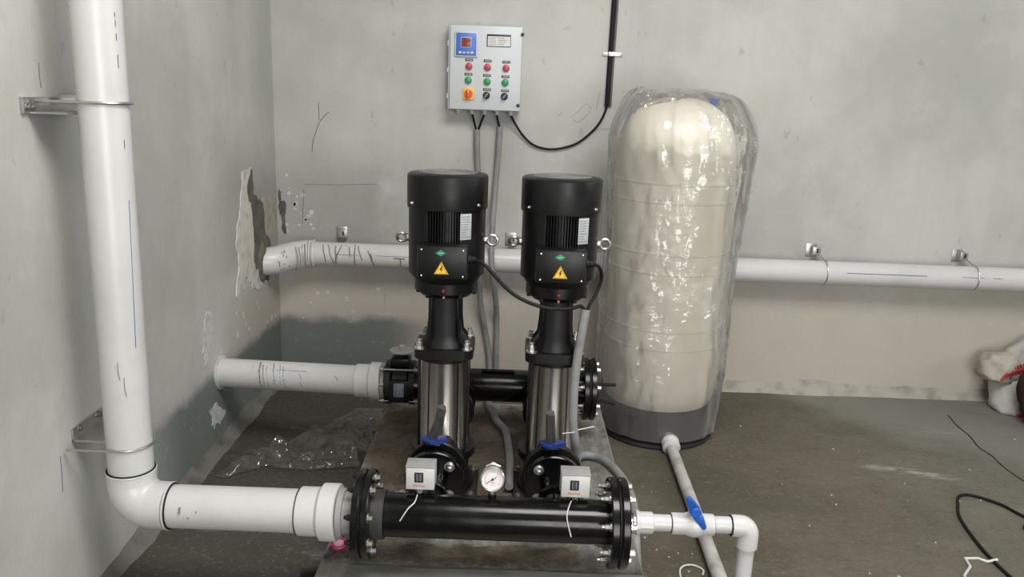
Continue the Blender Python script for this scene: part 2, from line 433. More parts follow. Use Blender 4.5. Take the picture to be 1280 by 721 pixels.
# cement fillets along the wall feet
b = B(); n = 90; prev = None
for i in range(n+1):
    y = .9 + (W-.9)*i/n; k = 1+.5*(noise.noise((y*4, 1, 0)))+.3*noise.noise((y*15, 4, 0))
    w_, h_ = .040*k*min(1, .45+max(0, y-1.6)), .042*k*min(1, .45+max(0, y-1.6))
    cur = [b.b.verts.new(p) for p in ((XL-.001, y, h_), (XL+w_*.35, y, h_*.45), (XL+w_, y, -.001))]
    if prev:
        for a in range(2): b.b.faces.new((prev[a], prev[a+1], cur[a+1], cur[a]))
    prev = cur
structure(b.build('trim_1', simple('cement_fillet', (.155, .15, .132), .9, var=.5, scale=9, bump=.5), None, 80))
b = B(); n = 70; prev = None
for i in range(n+1):
    x = .80 + (XR-.80)*i/n; k = 1+.55*(noise.noise((x*3.1, 5, 0))) + .2*noise.noise((x*11, 2, 0))
    w_, h_ = .03*k, .055*k
    cur = [b.b.verts.new(p) for p in ((x, W+.001, h_), (x, W-w_*.3, h_*.5), (x, W-w_, -.001))]
    if prev:
        for a in range(2): b.b.faces.new((prev[a], prev[a+1], cur[a+1], cur[a]))
    prev = cur
structure(b.build('trim_2', simple('grey_cement_fillet', (.36, .34, .295), .9, var=.35, scale=12, bump=.4), None, 80))

def blob(name, pts, push, mat, parent, jit=.006, sub=5):
    P = [Vector(p) for p in pts]; out = []; N = len(P)
    ax = 0 if abs(push[0]) > abs(push[1]) else 1
    for i in range(N):
        for k in range(sub):
            t = k/sub; a, b_, c, d = P[i-1], P[i], P[(i+1) % N], P[(i+2) % N]
            q = .5*((2*b_) + (c-a)*t + (2*a-5*b_+4*c-d)*t*t + (3*b_-a-3*c+d)*t**3)
            v = Vector((random.uniform(-jit, jit), random.uniform(-jit, jit), random.uniform(-jit, jit))); v[ax] = 0
            out.append(q+v)
    back = Vector(push)*-.5
    return B().prism([p+back for p in out], Vector(push)*1.5).build(name, mat, parent)
wl['build_at'] = (0, 0, 0); wb['build_at'] = (0, 0, 0); floor['build_at'] = (0, 0, 0)
blob('plaster_patch', [(XL, 3.226, 1.015), (XL, 3.315, 1.017), (XL, 3.36, .886), (XL, 3.40, .722), (XL, 3.43, .574), (XL, 3.505, .513), (XL, 3.314, .508), (XL, 3.221, .588), (XL, 3.098, .533), (XL, 3.133, .657), (XL, 3.118, .757), (XL, 3.182, .892)], (.004, 0, 0), M['plaster'], wl, .012)
blob('mortar_hole', [(XL+.003, 3.31, .892), (XL+.003, 3.444, .861), (XL+.003, 3.473, .73), (XL+.003, 3.537, .683), (XL+.003, 3.517, .614), (XL+.003, 3.453, .562), (XL+.003, 3.412, .599), (XL+.003, 3.325, .596), (XL+.003, 3.319, .722)], (.004, 0, 0), M['recess'], wl, .009)
blob('mortar_hole', [(XL+.001, 3.266, .947), (XL+.001, 3.326, 1.023), (XL+.001, 3.338, .955), (XL+.001, 3.339, .882), (XL+.001, 3.28, .896)], (.004, 0, 0), M['recess'], wl, .005)
blob('mortar_crack', [(-1.091, W, .894), (-1.08, W, .884), (-1.078, W, .847), (-1.059, W, .84), (-1.066, W, .754), (-1.06, W, .69), (-1.078, W, .705), (-1.08, W, .772), (-1.09, W, .802)], (0, -.003, 0), M['recess'], wb, .004)
blob('plaster_patch', [(XL+.001, 3.46, .865), (XL+.001, 3.54, .885), (XL+.001, 3.625, .86), (XL+.001, 3.64, .74), (XL+.001, 3.57, .685), (XL+.001, 3.50, .70)], (.003, 0, 0), M['beige'], wl, .006)
b = B(); bmesh.ops.create_uvsphere(b.b, u_segments=30, v_segments=16, radius=1)
for v in b.b.verts:
    d = v.co.normalized(); k = 1+.28*noise.noise(d*2.6)+.16*noise.noise(d*7)
    v.co = Vector((XL+max(-.004, .026*d.x*k), 3.448+.092*d.y*k, .608+.094*d.z*k+.02*max(0, d.z)))
b.build('mortar_collar', M['recess'], wl, 180)
blob('lime_splash', [(XL, 2.78, .547), (XL, 2.831, .524), (XL, 2.83, .463), (XL, 2.79, .399), (XL, 2.754, .365), (XL, 2.731, .418), (XL, 2.751, .502)], (.002, 0, 0), M['lime'], wl, .012)
blob('lime_splash', [(XL, 2.759, .186), (XL, 2.837, .17), (XL, 2.914, .122), (XL, 2.848, .097), (XL, 2.795, .107), (XL, 2.769, .15)], (.002, 0, 0), M['lime'], wl, .012)
for k in range(18):
    y = random.uniform(2.9, 3.62); z = random.uniform(.30, .62); s = random.uniform(.003, .011)
    blob('lime_fleck', [(XL, y+s*random.uniform(.6, 1.3)*math.cos(a), z+1.6*s*random.uniform(.6, 1.3)*math.sin(a)) for a in (0, 1.2, 2.4, 3.6, 4.9)], (.0015, 0, 0), M['lime'], wl, .002, 2)
for k in range(34):
    x = random.uniform(-1.06, -.92) if k < 24 else random.uniform(-1.0, -.3); z = random.uniform(.70, 1.0) if k < 24 else random.uniform(.2, .45); s = random.uniform(.003, .011)
    blob('lime_fleck', [(x+s*random.uniform(.6, 1.3)*math.cos(a), W, z+s*random.uniform(.6, 1.3)*math.sin(a)) for a in (0, 1.2, 2.4, 3.6, 4.9)], (0, -.0015, 0), M['lime'], wb, .002, 2)
for k, s in enumerate([[(-.898, 1.292), (-.896, 1.215)], [(-.852, 1.252), (-.893, 1.208), (-.924, 1.125), (-.932, 1.071)], [(-.973, .898), (-.984, .738)],
        [(-.972, .924), (-.825, .926), (-.641, .936)], [(.231, 1.262), (.265, 1.292), (.302, 1.328), (.322, 1.301), (.275, 1.25), (.245, 1.256)],
        [(.36, 1.382), (.352, 1.337), (.347, 1.302)], [(.352, 1.217), (.399, 1.222), (.449, 1.231)], [(.033, .887), (.045, .858)], [(.176, 1.271), (.197, 1.286)], [(-.60, .42), (-.602, .36)], [(1.05, .95), (1.09, .965)]]):
    r_ = .0045 if k == 7 else (.0016 if k in (0, 1, 2) else .0008)
    B().tube([(x, W-.0003, z) for x, z in s], r_, 6, smooth=5).build('pencil_scribble' if k in (4, 5, 6) else 'hairline_crack', M['pencil'] if k in (4, 5, 6) else M['hair'], wb)
for s in [[(1.888, 1.386), (1.886, 1.356), (1.888, 1.33)], [(1.814, .447), (1.814, .404), (1.809, .353)], [(2.286, 1.033), (2.294, .992)]]:
    B().tube([(XL+.0003, y, z) for y, z in s], .0012, 6).build('hairline_crack', M['hair'], wl)
B().tube([(2.019, 3.448, 0), (1.995, 3.32, 0), (1.99, 3.214, 0), (1.965, 3.10, 0), (1.972, 3.016, 0), (1.96, 2.90, 0), (1.974, 2.70, 0)], [.003], 6, smooth=4).build('crack', M['crack'], floor)

# ------------------------------------------------------------------ plinth
PZ = .12
pl = thing('concrete_plinth', 'low grey concrete plinth caked in brown mud under both pumps', 'plinth', (-.05, 2.4, 0))
b = B(); b.box((-.053, 2.385, PZ/2), (.874, 1.43, PZ), .012)
b.build('slab', M['slab'], pl)
b = B(); nx, ny = 60, 80; G = []
for j in range(ny+1):
    row = []
    for i in range(nx+1):
        u, v = i/nx, j/ny; x = -.483 + .86*u; y = 1.905 + 1.17*v
        e = min(u*2.2+.03, max(0, .84-u)*.8, v*6, 1-v, max(abs(y-2.045)-.022, 0)*2+.02 if x > -.3 else 1)*7; e = max(0, min(1, e)) + .25*noise.noise((x*9, y*9, 3))
        z = PZ + .0008 + .010*max(0, min(1, e)) + max(0, min(1, e*2))*(.005*noise.noise((x*16, y*16, 0)) + .004*noise.noise((x*45, y*45, 1)))
        row.append(b.b.verts.new((x, y, z)))
    G.append(row)
for j in range(ny):
    for i in range(nx): b.b.faces.new((G[j][i], G[j][i+1], G[j+1][i+1], G[j+1][i]))
b.build('mud_layer', M['mud'], pl, 180)
B().prism([(-.42, 1.69, PZ-.002), (.386, 1.69, PZ-.002), (.386, 1.895, PZ-.002), (.28, 1.888, PZ-.002), (.05, 1.893, PZ-.002), (-.18, 1.886, PZ-.002), (-.40, 1.896, PZ-.002)], (0, 0, .008), .002).build('edge_screed', simple('pale_screed', (.29, .30, .27), .8, var=.3, scale=9, bump=.2), pl)

# ------------------------------------------------------------------ white riser, elbow and run
RP = .055
dp = thing('discharge_pipe', 'thick white plastic pipe running down left wall and bending to front manifold', 'pipe', (-.96, 1.88, .29))
riser_x, riser_y, run_z = -.962, 1.885, .292
B().tube([(-.955, 1.90, 3.2), (riser_x, riser_y, .355)], RP, 36).build('riser', M['pvc'], dp)
el = B()
Pe = [(riser_x, riser_y, .385)]; rr = .062
for k in range(9):
    a = math.pi/2*k/8; Pe.append((riser_x + rr*(1-math.cos(a)), riser_y-.012*k/8, run_z + rr*(1-math.sin(a))))
Pe.append((-.857, 1.868, run_z+.001))
el.tube(Pe, .0605, 36)
el.torus((riser_x, riser_y, .383), (0, 0, 1), .0595, .0025, 36, 6).torus((-.858, 1.868, run_z+.001), (1, 0, .0), .0595, .0025, 36, 6)
elo = el.build('elbow', M['pvc'], dp)
B().torus((riser_x, riser_y, .3865), (0, 0, 1), .0575, .0022, 36, 6).build('rubber_seal', M['rubber'], elo)
B().torus((-.8535, 1.868, run_z+.001), (1, 0, 0), .0575, .0022, 36, 6).build('rubber_seal', M['rubber'], elo)
B().tube([(-.88, 1.869, run_z), (-.50, 1.845, .3045)], RP, 36).build('run', M['pvc'], dp)
b = B(); b.lathe([(.05, 0), (.0585, 0), (.0615, .003), (.0615, .050), (.066, .056), (.072, .060), (.072, .098), (.069, .101), (.05, .101)], (-.518, 1.845, .305), (1, -.04, .02), 40)
cp = b.build('coupling', M['pvc'], dp)
B().torus((-.521, 1.846, .3045), (1, 0, 0), .0575, .002, 36, 6).build('rubber_seal', M['rubber'], cp)
B().lathe([(0, 0), (.062, 0), (.062, .014), (.055, .016), (.055, .05), (0, .05)], (-.417, 1.84, .3065), (1, 0, 0), 40).build('stub_end', M['gasket'], dp)
B().tube([(riser_x+.0553*math.cos(R(-28)), riser_y+.0553*math.sin(R(-28)), .72), (riser_x+.005+.0553*math.cos(R(-28)), riser_y+.012+.0553*math.sin(R(-28)), 1.08)], .0009, 6).build('printed_stripe', M['blueline'], dp)
for z0, z1 in ((1.20, 1.22), (1.38, 1.41), (1.44, 1.455), (1.47, 1.485), (1.49, 1.50)):
    B().tube([(-.956+.0553*math.cos(R(-30)), 1.897+.0553*math.sin(R(-30)), z0), (-.956+.0553*math.cos(R(-30)), 1.898+.0553*math.sin(R(-30)), z1)], .0008, 6).build('printed_stripe', M['ink'], dp)
for (x, dz, da, a0) in ((-.812, .0, .7, 62), (-.77, 0, .25, 70), (-.79, 0, .2, 88)):
    B().torus((x, 1.862, run_z+.002), (1, 0, 0), .0552, .0016 if da < .5 else .0028, 8, 6, R(a0), R(a0)+da*.4, (0, 0, 1)).build('scuff_mark', M['drip'], dp)
for z, a, h in ((.645, -72, .045), (.60, -60, .05)):
    B().tube([(riser_x+.0551*math.cos(R(a+dz_)), riser_y+.0551*math.sin(R(a+dz_)), z+h*t) for dz_, t in ((0, 0), (-2.5, .35), (-3, .7), (-2, 1))], .0008, 6).build('scuff_mark', M['drip'], dp)

# wall brackets for the riser
def u_bolt(b, c, axis_v, R_, r, leg, wall_dir):
    """half ring round the pipe with legs running toward wall_dir"""
    c = Vector(c); wdir = Vector(wall_dir); ax = Vector(axis_v); side = ax.cross(wdir)
    pts = [c + side*R_ + wdir*leg]
    for k in range(13):
        a = math.pi*k/12; pts.append(c + side*R_*math.cos(a) - wdir*R_*math.sin(a))
    pts.append(c - side*R_ + wdir*leg)
    b.tube(pts, r, 8)
br = thing('pipe_bracket', 'small galvanised channel bracket holding white riser near top of left wall', 'bracket', (XL, 1.9, 1.29), None)
b = B(); b.box((XL+.004, 1.90, 1.292), (.008, .20, .036), .001).box((XL+.045, 1.90, 1.276), (.09, .15, .004)).build('channel', M['zinc'], br)
B().box((XL+.055, 1.945, 1.306), (.07, .045, .024), .002).build('clamp_block', M['zinc'], br)
b = B(); u_bolt(b, (riser_x+.004, 1.892, 1.302), (0, 0, 1), .0585, .0038, .125, (-1, 0, 0)); b.build('u_bolt', M['zinc'], br)
for y in (1.815, 1.83): B().bolt((XL+.008, y, 1.287), (1, 0, 0), .006, .008).build('bolt', M['dullbolt'], br)
br = thing('pipe_bracket', 'wide galvanised angle plate bracket at foot of white riser above elbow', 'bracket', (XL, 1.95, .46), None)
b = B(); b.box((XL+.062, 1.945, .463), (.122, .15, .005)).box((XL+.003, 1.945, .477), (.006, .15, .034), .001).build('angle_plate', M['zinc'], br)
b = B(); u_bolt(b, (riser_x, 1.886, .4575), (0, 0, 1), .0585, .0032, .128, (-1, 0, 0)); b.build('u_bolt', M['zinc'], br)
for y in (1.90, 1.99): B().bolt((XL+.006, y, .485), (1, 0, 0), .006, .008).build('bolt', M['dullbolt'], br)

# ------------------------------------------------------------------ flanges
def flange(parent, x, sgn, axis_c, r, mat, boltmat, name='flange', th=.02, gap=.006, nb=8, pcd=None, br_=.0085, bh=.016, bores=.05):
    """pair of discs on an x axis; bolts show on both faces"""
    y, z = axis_c; pcd = pcd or r*.80
    b = B()
    b.lathe([(0, 0), (r-.003, 0), (r, .003), (r, th-.003), (r-.003, th), (0, th)], (x-gap/2-th, y, z), (1, 0, 0), 44)
    f = b.build(name, mat, parent)
    B().lathe([(0, 0), (r*.93, 0), (r*.93, gap), (0, gap)], (x-gap/2, y, z), (1, 0, 0), 36).build('gasket', M['rubber'], f)
    g = B().lathe([(0, 0), (r-.003, 0), (r, .003), (r, th-.003), (r-.003, th), (0, th)], (x+gap/2, y, z), (1, 0, 0), 44).build(name, mat, parent)
    for k in range(nb):
        a = 2*math.pi*(k+.5)/nb; yy, zz = y+pcd*math.cos(a), z+pcd*math.sin(a)
        B().bolt((x+gap/2+th, yy, zz), (1, 0, 0), br_, bh).build('bolt', boltmat, g)
        B().bolt((x-gap/2-th, yy, zz), (-1, 0, 0), br_*.9, bh).cyl((x-gap/2-th-bh*1.0, yy, zz), (x-gap/2-th-bh*1.5, yy, zz), br_*.6, 8).build('bolt', M['cast'] if x < -.2 else M['dullbolt'], f)
    return f, g

# discharge manifold in front
FY, FZ = 1.84, .307
dm = thing('discharge_manifold', 'black steel discharge manifold with flanged ends across the front of the pumps', 'manifold', (-.03, FY, FZ))
P1, P2, PY = -.197, .135, 2.33
B().tube([(-.335, FY, FZ), (.262, FY, FZ)], .055, 40).build('header_pipe', M['black'], dm)
for px in (P1, P2):
    B().tube([(px, FY+.03, FZ), (px, 2.045, FZ)], .038, 28).build('branch_pipe', M['black'], dm)
    b = B(); b.lathe([(.036, 0), (.079, 0), (.082, .003), (.082, .017), (.079, .02), (.036, .02)], (px, 2.035, FZ), (0, 1, 0), 40)
    bf = b.build('branch_flange', M['black'], dm)
    for k in range(4):
        a = math.pi/4+math.pi/2*k
        B().bolt((px+.060*math.cos(a), 2.035, FZ+.060*math.sin(a)), (0, -1, 0), .0095, .018, dome=True).build('bolt', M['bolt'], bf)
flange(dm, -.350, -1, (FY, FZ), .112, M['black'], M['dullbolt'], th=.018, gap=.004, bh=.012)
flange(dm, .286, 1, (FY, FZ), .113, M['black'], M['bolt'])
B().tube([(-.335, FY, FZ), (-.30, FY, FZ)], [.062], 32).build('weld_collar', simple('dusty_black', (.045, .045, .04), .7, var=.5, scale=20), dm)
# small sockets on the header for the instruments
for x, r_ in ((-.215, .012), (-.031, .010), (.178, .012)):
    B().cyl((x, FY+.004, FZ+.05), (x, FY+.004, FZ+.066), r_, 16, .001).build('socket', M['black'], dm)
B().torus((P2, 1.935, FZ+.005), (0, 1, 0), .040, .006, 28, 8).build('weld_bead', M['black'], dm)
B().torus((P1, 1.935, FZ+.005), (0, 1, 0), .040, .006, 28, 8).build('weld_bead', M['black'], dm)

# isolation valves between branch flange and pump
def butterfly(px, label, lean, topz):
    v = thing('butterfly_valve', label, 'valve', (px, 2.11, FZ), 'isolation valves at the pump outlets')
    b = B(); b.lathe([(.034, 0), (.058, 0), (.062, .004), (.062, .041), (.058, .045), (.034, .045)], (px, 2.075-.0195, FZ), (0, 1, 0), 36)
    b.cyl((px-.012, 2.085, FZ+.055), (px-.012, 2.085, FZ+.088), .014, 16, .002).box((px-.012, 2.085, FZ+.088), (.05, .04, .008), .002)
    b.build('valve_body', M['black'], v)
    B().prism([(px-.040, 2.072, FZ+.094), (px-.044, 2.092, FZ+.094), (px-.020, 2.100, FZ+.094), (px+.022, 2.098, FZ+.094), (px+.034, 2.076, FZ+.094), (px+.010, 2.068, FZ+.094), (px-.012, 2.054, FZ+.094)], (0, 0, .012), .0025).build('throttle_plate', M['bluedark'], v)
    b = B(); zb = FZ+.109
    b.tube([(px-.012, 2.082, zb-.004), (px-.012+lean*.25, 2.072, zb+.02), (px-.012+lean*.6, 2.06, zb+.045), (px-.012+lean, 2.045, topz)], [.012]*4, 12)
    b.tube([(px-.002, 2.075, zb), (px-.002+lean*.6, 2.052, zb+.045), (px-.004+lean, 2.038, topz-.004)], .005, 8)
    b.build('lever', M['lever'], v)
butterfly(P1, 'black butterfly valve with upright grey lever before the left pump', .030, .52)
butterfly(P2, 'black butterfly valve with straight grey lever before the right pump', -.006, .515)

# ------------------------------------------------------------------ pumps (built at the left position, then copied)
def make_pump(px, label):
    p = thing('multistage_pump', label, 'pump', (px, PY, PZ), 'vertical multistage pumps on the plinth')
    o = lambda x, y, z: (px+x, PY+y, z)
    # base
    B().box(o(0, 0, PZ+.020), (.22, .22, .028), .006).build('foot_plate', M['cast'], p)
    b = B(); b.lathe([(0, PZ+.03), (.098, PZ+.03), (.092, PZ+.06), (.078, PZ+.09), (.082, PZ+.125), (.098, PZ+.14), (.098, PZ+.165), (.07, PZ+.165), (0, PZ+.165)], o(0, 0, 0), (0, 0, 1), 36)
    b.cyl(o(0, -.06, FZ), o(0, -.20, FZ), .040, 28).cyl(o(0, .06, FZ), o(0, .30, FZ), .040, 28)
    b.build('pump_base', M['cast'], p)
    for sx in (-1, 1):
        for sy in (-1, 1): B().bolt(o(sx*.092, sy*.092, PZ+.034), (0, 0, 1), .009, .014).build('foot_bolt', M['dullbolt'], p)
    b = B(); b.lathe([(.036, 0), (.081, 0), (.084, .003), (.084, .019), (.081, .022), (.036, .022)], o(0, -.230, FZ), (0, 1, 0), 40)
    b.build('outlet_flange', M['cast'], p)
    b = B(); b.lathe([(.036, 0), (.081, 0), (.084, .003), (.084, .019), (.081, .022), (.036, .022)], o(0, .215, FZ), (0, 1, 0), 40)
    b.build('inlet_flange', M['cast'], p)
    # stainless sleeve, tie rods, head
    B().lathe([(.0, .285), (.0765, .285), (.0765, .300), (.0755, .302), (.0755, .578), (.0765, .58), (.0765, .592), (0, .592)], o(0, 0, 0), (0, 0, 1), 56).build('steel_sleeve', M['sleeve'], p)
    for sx in (-1, 1):
        for sy in (-1, 1):
            B().tube([o(sx*.070, sy*.070, .275), o(sx*.070, sy*.070, .60)], .0048, 10).build('tie_rod', M['cast'], p)
            B().bolt(o(sx*.070, sy*.070, .616), (0, 0, 1), .0105, .020).cyl(o(sx*.070, sy*.070, .628), o(sx*.070, sy*.070, .644), .0065, 10).build('head_nut', M['bolt'], p)
    b = B(); b.box(o(0, 0, .601), (.176, .176, .030), .0)
    bmesh.ops.bevel(b.b, geom=[e for e in b.b.edges if abs((e.verts[0].co-e.verts[1].co).z) > .01], offset=.035, segments=5, affect='EDGES', profile=.5)
    b.lathe([(.083, .59), (.083, .572), (.0775, .570)], o(0, 0, 0), (0, 0, 1), 40)
    b.build('pump_head', M['cast'], p)
    # lantern between head and motor
    b = B()
    b.lathe([(0, .614), (.075, .614), (.066, .630), (.046, .660), (.040, .69), (.040, .745), (.052, .762), (.052, .772), (0, .772)], o(0, 0, 0), (0, 0, 1), 32)
    for a in (45, 135, 225, 315):
        d = Vector((math.cos(R(a)), math.sin(R(a)), 0)); q = Matrix.Rotation(R(a), 3, 'Z')
        b.prism([Vector(o(0, 0, 0)) + q @ Vector(v) for v in ((.03, -.007, .612), (.090, -.007, .612), (.086, -.007, .634), (.066, -.007, .652), (.062, -.007, .70), (.062, -.007, .768), (.03, -.007, .768))], q @ Vector((0, .014, 0)), .002)
    b.build('lantern', M['cast'], p)
    for sy in (-1, 1):
        b = B(); n = 10; rr_ = .0535
        pts = [o(rr_*math.sin(R(-42+84*i/n)), sy*rr_*math.cos(R(-42+84*i/n))*1.0, .622) for i in range(n+1)] + [o((rr_-.003)*math.sin(R(42-84*i/n)), sy*(rr_-.003)*math.cos(R(42-84*i/n)), .622) for i in range(n+1)]
        b.prism(pts, (0, 0, .146)).build('coupling_guard', M['guard'], p)
    # motor flange
    b = B(); b.lathe([(0, .770), (.074, .770), (.080, .776), (.094, .785), (.094, .815), (.099, .822), (.106, .835), (.106, .845), (0, .845)], o(0, 0, 0), (0, 0, 1), 44)
    b.build('motor_flange', M['motor'], p)
    for a in (-125, -55, 55, 125, 180, 0):
        B().bolt(o(.083*math.cos(R(a)), .083*math.sin(R(a)), .786), (0, 0, -1), .0075, .016).build('flange_bolt', M['cast'], p)
    B().lathe([(0, 0), (.0055, 0), (.0055, .005), (.003, .009), (0, .009)], o(0, -.0935, .799), (0, -1, 0), 12).build('vent_plug', M['redmark'], p)
    B().cyl(o(.001, -.078, .778), o(.001, -.092, .778), .0038, 10).build('drain_nipple', M['copper'], p)
    # motor casing: core, side shells, cooling fins in the front and rear windows
    b = B(); b.cyl(o(0, 0, .84), o(0, 0, 1.06), .093, 44); b.build('stator_core', M['motor'], p)
    for s in (-1, 1):
        n = 22; a0, a1 = R(24), R(156)
        out = [o(s*.1125*math.sin(a0+(a1-a0)*i/n), -.1125*math.cos(a0+(a1-a0)*i/n), .842) for i in range(n+1)]
        inn = [o(s*.090*math.sin(a1-(a1-a0)*i/n), -.090*math.cos(a1-(a1-a0)*i/n), .842) for i in range(n+1)]
        B().prism(out+inn, (0, 0, .20), .0025).build('casing_shell', M['motor'], p)
    B().ring(o(0, 0, .835), (0, 0, 1), .09, .1125, .025, 44, .003).build('casing_shell', M['motor'], p)
    for s, cnt in ((-1, 11), (1, 9)):
        for k in range(cnt):
            a = R(-21+42*k/(cnt-1)); d = Vector((math.sin(a), s*math.cos(a), 0)); t = Vector((math.cos(a), -s*math.sin(a), 0))
            c0 = Vector(o(0, 0, .930 if s < 0 else .862))
            B().prism([c0+d*.088-t*.0014, c0+d*.1115-t*.0010, c0+d*.1115+t*.0010, c0+d*.088+t*.0014], (0, 0, .118 if s < 0 else .18)).build('cooling_fin', M['motor'], p)
    # terminal box
    b = B(); b.box(o(.0, -.112, .892), (.142, .066, .096), .006)
    tb = b.build('terminal_box', M['motor'], p)
    B().box(o(0, -.1475, .892), (.138, .006, .092), .002).build('box_lid', M['motor'], tb)
    for sx in (-1, 1):
        for sz in (-1, 1): B().bolt(o(sx*.058, -.1505, .892+sz*.037), (0, -1, 0), .003, .004, False, True).build('lid_screw', M['bolt'], tb)
    B().lathe([(.0, 0), (.013, 0), (.013, .010), (.010, .012), (.010, .022), (.007, .024), (0, .024)], o(.070, -.115, .898), (1, 0, 0), 16).build('cable_gland', M['rubber'], tb)
    c0 = Vector(o(-.004, -.1508, .920))
    B().prism([c0+Vector(v) for v in ((-.015, 0, 0), (0, 0, -.009), (.015, 0, 0), (0, 0, .009))], (0, -.0008, 0)).build('logo_sticker', M['greenlogo'], tb)
    B().prism([c0+Vector(v)+Vector((0, -.0009, 0)) for v in ((-.007, 0, -.0016), (.006, 0, .0002), (.007, 0, .0016), (-.006, 0, -.0002))], (0, -.0004, 0)).build('logo_mark', M['white'], tb)
    c1 = Vector(o(-.002, -.1508, .860))
    B().prism([c1+Vector(v) for v in ((-.0205, 0, 0), (.0205, 0, 0), (0, 0, .036))], (0, -.0008, 0)).build('warning_triangle', M['yellow'], tb)
    b = B(); c2 = c1+Vector((0, -.0009, 0))
    b.tube([c2+Vector(v) for v in ((-.0175, 0, .0018), (.0175, 0, .0018), (0, 0, .0325))], .0009, 5, closed=True)
    b.prism([c2+Vector(v) for v in ((.0015, 0, .025), (-.005, 0, .0125), (-.0005, 0, .0135), (-.003, 0, .004), (.005, 0, .0165), (.0012, 0, .0155), (.004, 0, .025))], (0, -.0004, 0))
    b.build('lightning_symbol', M['tag'], tb)
    # fan cover with slotted top
    b = B(); b.lathe([(.108, 1.030), (.1165, 1.030), (.1175, 1.034), (.1175, 1.118), (.1162, 1.124), (.112, 1.1275), (.084, 1.1315), (.084, 1.124), (.105, 1.118), (.110, 1.108), (.110, 1.034), (.108, 1.030)], o(0, 0, 0), (0, 0, 1), 56)
    fc = b.build('fan_cover', M['motor'], p)
    b = B(); b.cyl(o(0, 0, 1.119), o(0, 0, 1.121), .086, 32).build('fan_disc', M['rubber'], fc)
    for rr_ in (.021, .030, .039, .048, .057, .066, .075, .083):
        B().torus(o(0, 0, 1.130), (0, 0, 1), rr_, .0022, 40, 6).build('grille_ring', M['grille'], fc)
    b = B(); b.lathe([(0, 1.127), (.013, 1.127), (.013, 1.1325), (0, 1.1335)], o(0, 0, 0), (0, 0, 1), 20)
    for k in range(12):
        a = R(30*k); b.tube([o(.010*math.cos(a), .010*math.sin(a), 1.1295), o(.086*math.cos(a), .086*math.sin(a), 1.1295)], .002, 6)
    b.build('grille_spokes', M['grille'], fc)
    for a in (-37, -143, 40, 140):
        d = Vector((math.cos(R(a)), math.sin(R(a)), 0)); B().bolt(Vector(o(0, 0, 1.046))+d*.1172, d, .0035, .006, True, True).build('cover_screw', M['bolt'], fc)
    # nameplate on the right shell
    aa = R(32); d = Vector((math.sin(aa), -math.cos(aa), 0)); t = Vector((math.cos(aa), math.sin(aa), 0)); c = Vector(o(0, 0, 0))+d*.1130
    npl = B().prism([c+t*-.0175+Vector((0, 0, .950)), c+t*.0175+Vector((0, 0, .950)), c+t*.0175+Vector((0, 0, 1.024)), c+t*-.0175+Vector((0, 0, 1.024))], d*.0015, .0004).build('nameplate', M['paleplate'], p)
    b = B()
    for k in range(9):
        z = .957+.0072*k; w0, w1 = -.0145, random.uniform(-.002, .0145)
        b.prism([c+d*.0016+t*w0+Vector((0, 0, z)), c+d*.0016+t*w1+Vector((0, 0, z)), c+d*.0016+t*w1+Vector((0, 0, z+.0022)), c+d*.0016+t*w0+Vector((0, 0, z+.0022))], d*.0002)
    b.build('nameplate_lines', M['greyink'], npl)
    # lifting eyes
    for s in (-1, 1):
        b = B(); b.cyl(o(s*.108, 0, .935), o(s*.120, 0, .935), .012, 16, .002)
        b.torus(o(s*.134, 0, .935), (0, 1, 0) if s > 0 else (0, .9, .45), .0145, .0048, 24, 8)
        b.build('lifting_eye', M['zinc'], p)
    return p
pump = make_pump(P1, 'left black vertical pump, the one beside the white suction pipe coupling')
pump2 = dup(pump, (P2, PY, PZ))
pump2['label'] = 'right black vertical pump, the one beside the plastic-wrapped cream tank'

# ------------------------------------------------------------------ suction side
SY, SZ = 2.80, .307
sp_ = thing('suction_pipe', 'white plastic pipe from left wall to black suction valve behind left pump', 'pipe', (-.8, 2.84, .29))
B().tube([(XL-.02, 2.888, .2865), (-.55, 2.803, .306)], .0545, 36).build('pipe_length', M['pvc'], sp_)
b = B(); b.lathe([(.05, 0), (.059, 0), (.0615, .003), (.0615, .050), (.067, .055), (.070, .058), (.070, .094), (.067, .097), (.05, .097)], (-.565, 2.803, .3055), (1, -.03, .012), 40); b.build('coupling', M['pvc'], sp_)
B().lathe([(.05, 0), (.066, 0), (.066, .006), (.05, .006)], (XL, 2.888, .2865), (1, 0, 0), 36).build('wall_collar', M['plaster'], sp_)
b = B(); f_ = Vector((-.55+1.1, 2.803-2.888, .306-.2865)).normalized()
def on_suction(t, a): 
    c = Vector((XL, 2.888, .2865)) + f_*t
    return c + Vector((0, -math.cos(a), math.sin(a)))*.0552
b.tube([on_suction(.02, R(42)), on_suction(.36, R(42))], .0014, 6).build('printed_stripe', M['blueline'], sp_)
b = B()
for t, a0, a1, r_ in ((.10, 50, -20, .0022), (.125, 40, -22, .0018), (.145, 55, -10, .002), (.17, 75, -30, .004), (.185, 60, -25, .003), (.20, 55, -28, .0024), (.225, 70, -15, .0026), (.25, 65, -20, .002), (.265, 55, -32, .0022), (.33, 35, 5, .0016), (.335, 0, -22, .0016), (.47, 30, 15, .0016)):
    b.tube([on_suction(t+.012*k/5+random.uniform(-.002, .002), R(a0+(a1-a0)*k/5)) for k in range(6)], r_, 6)
b.build('mortar_drips', M['drip'], sp_, kind='stuff')

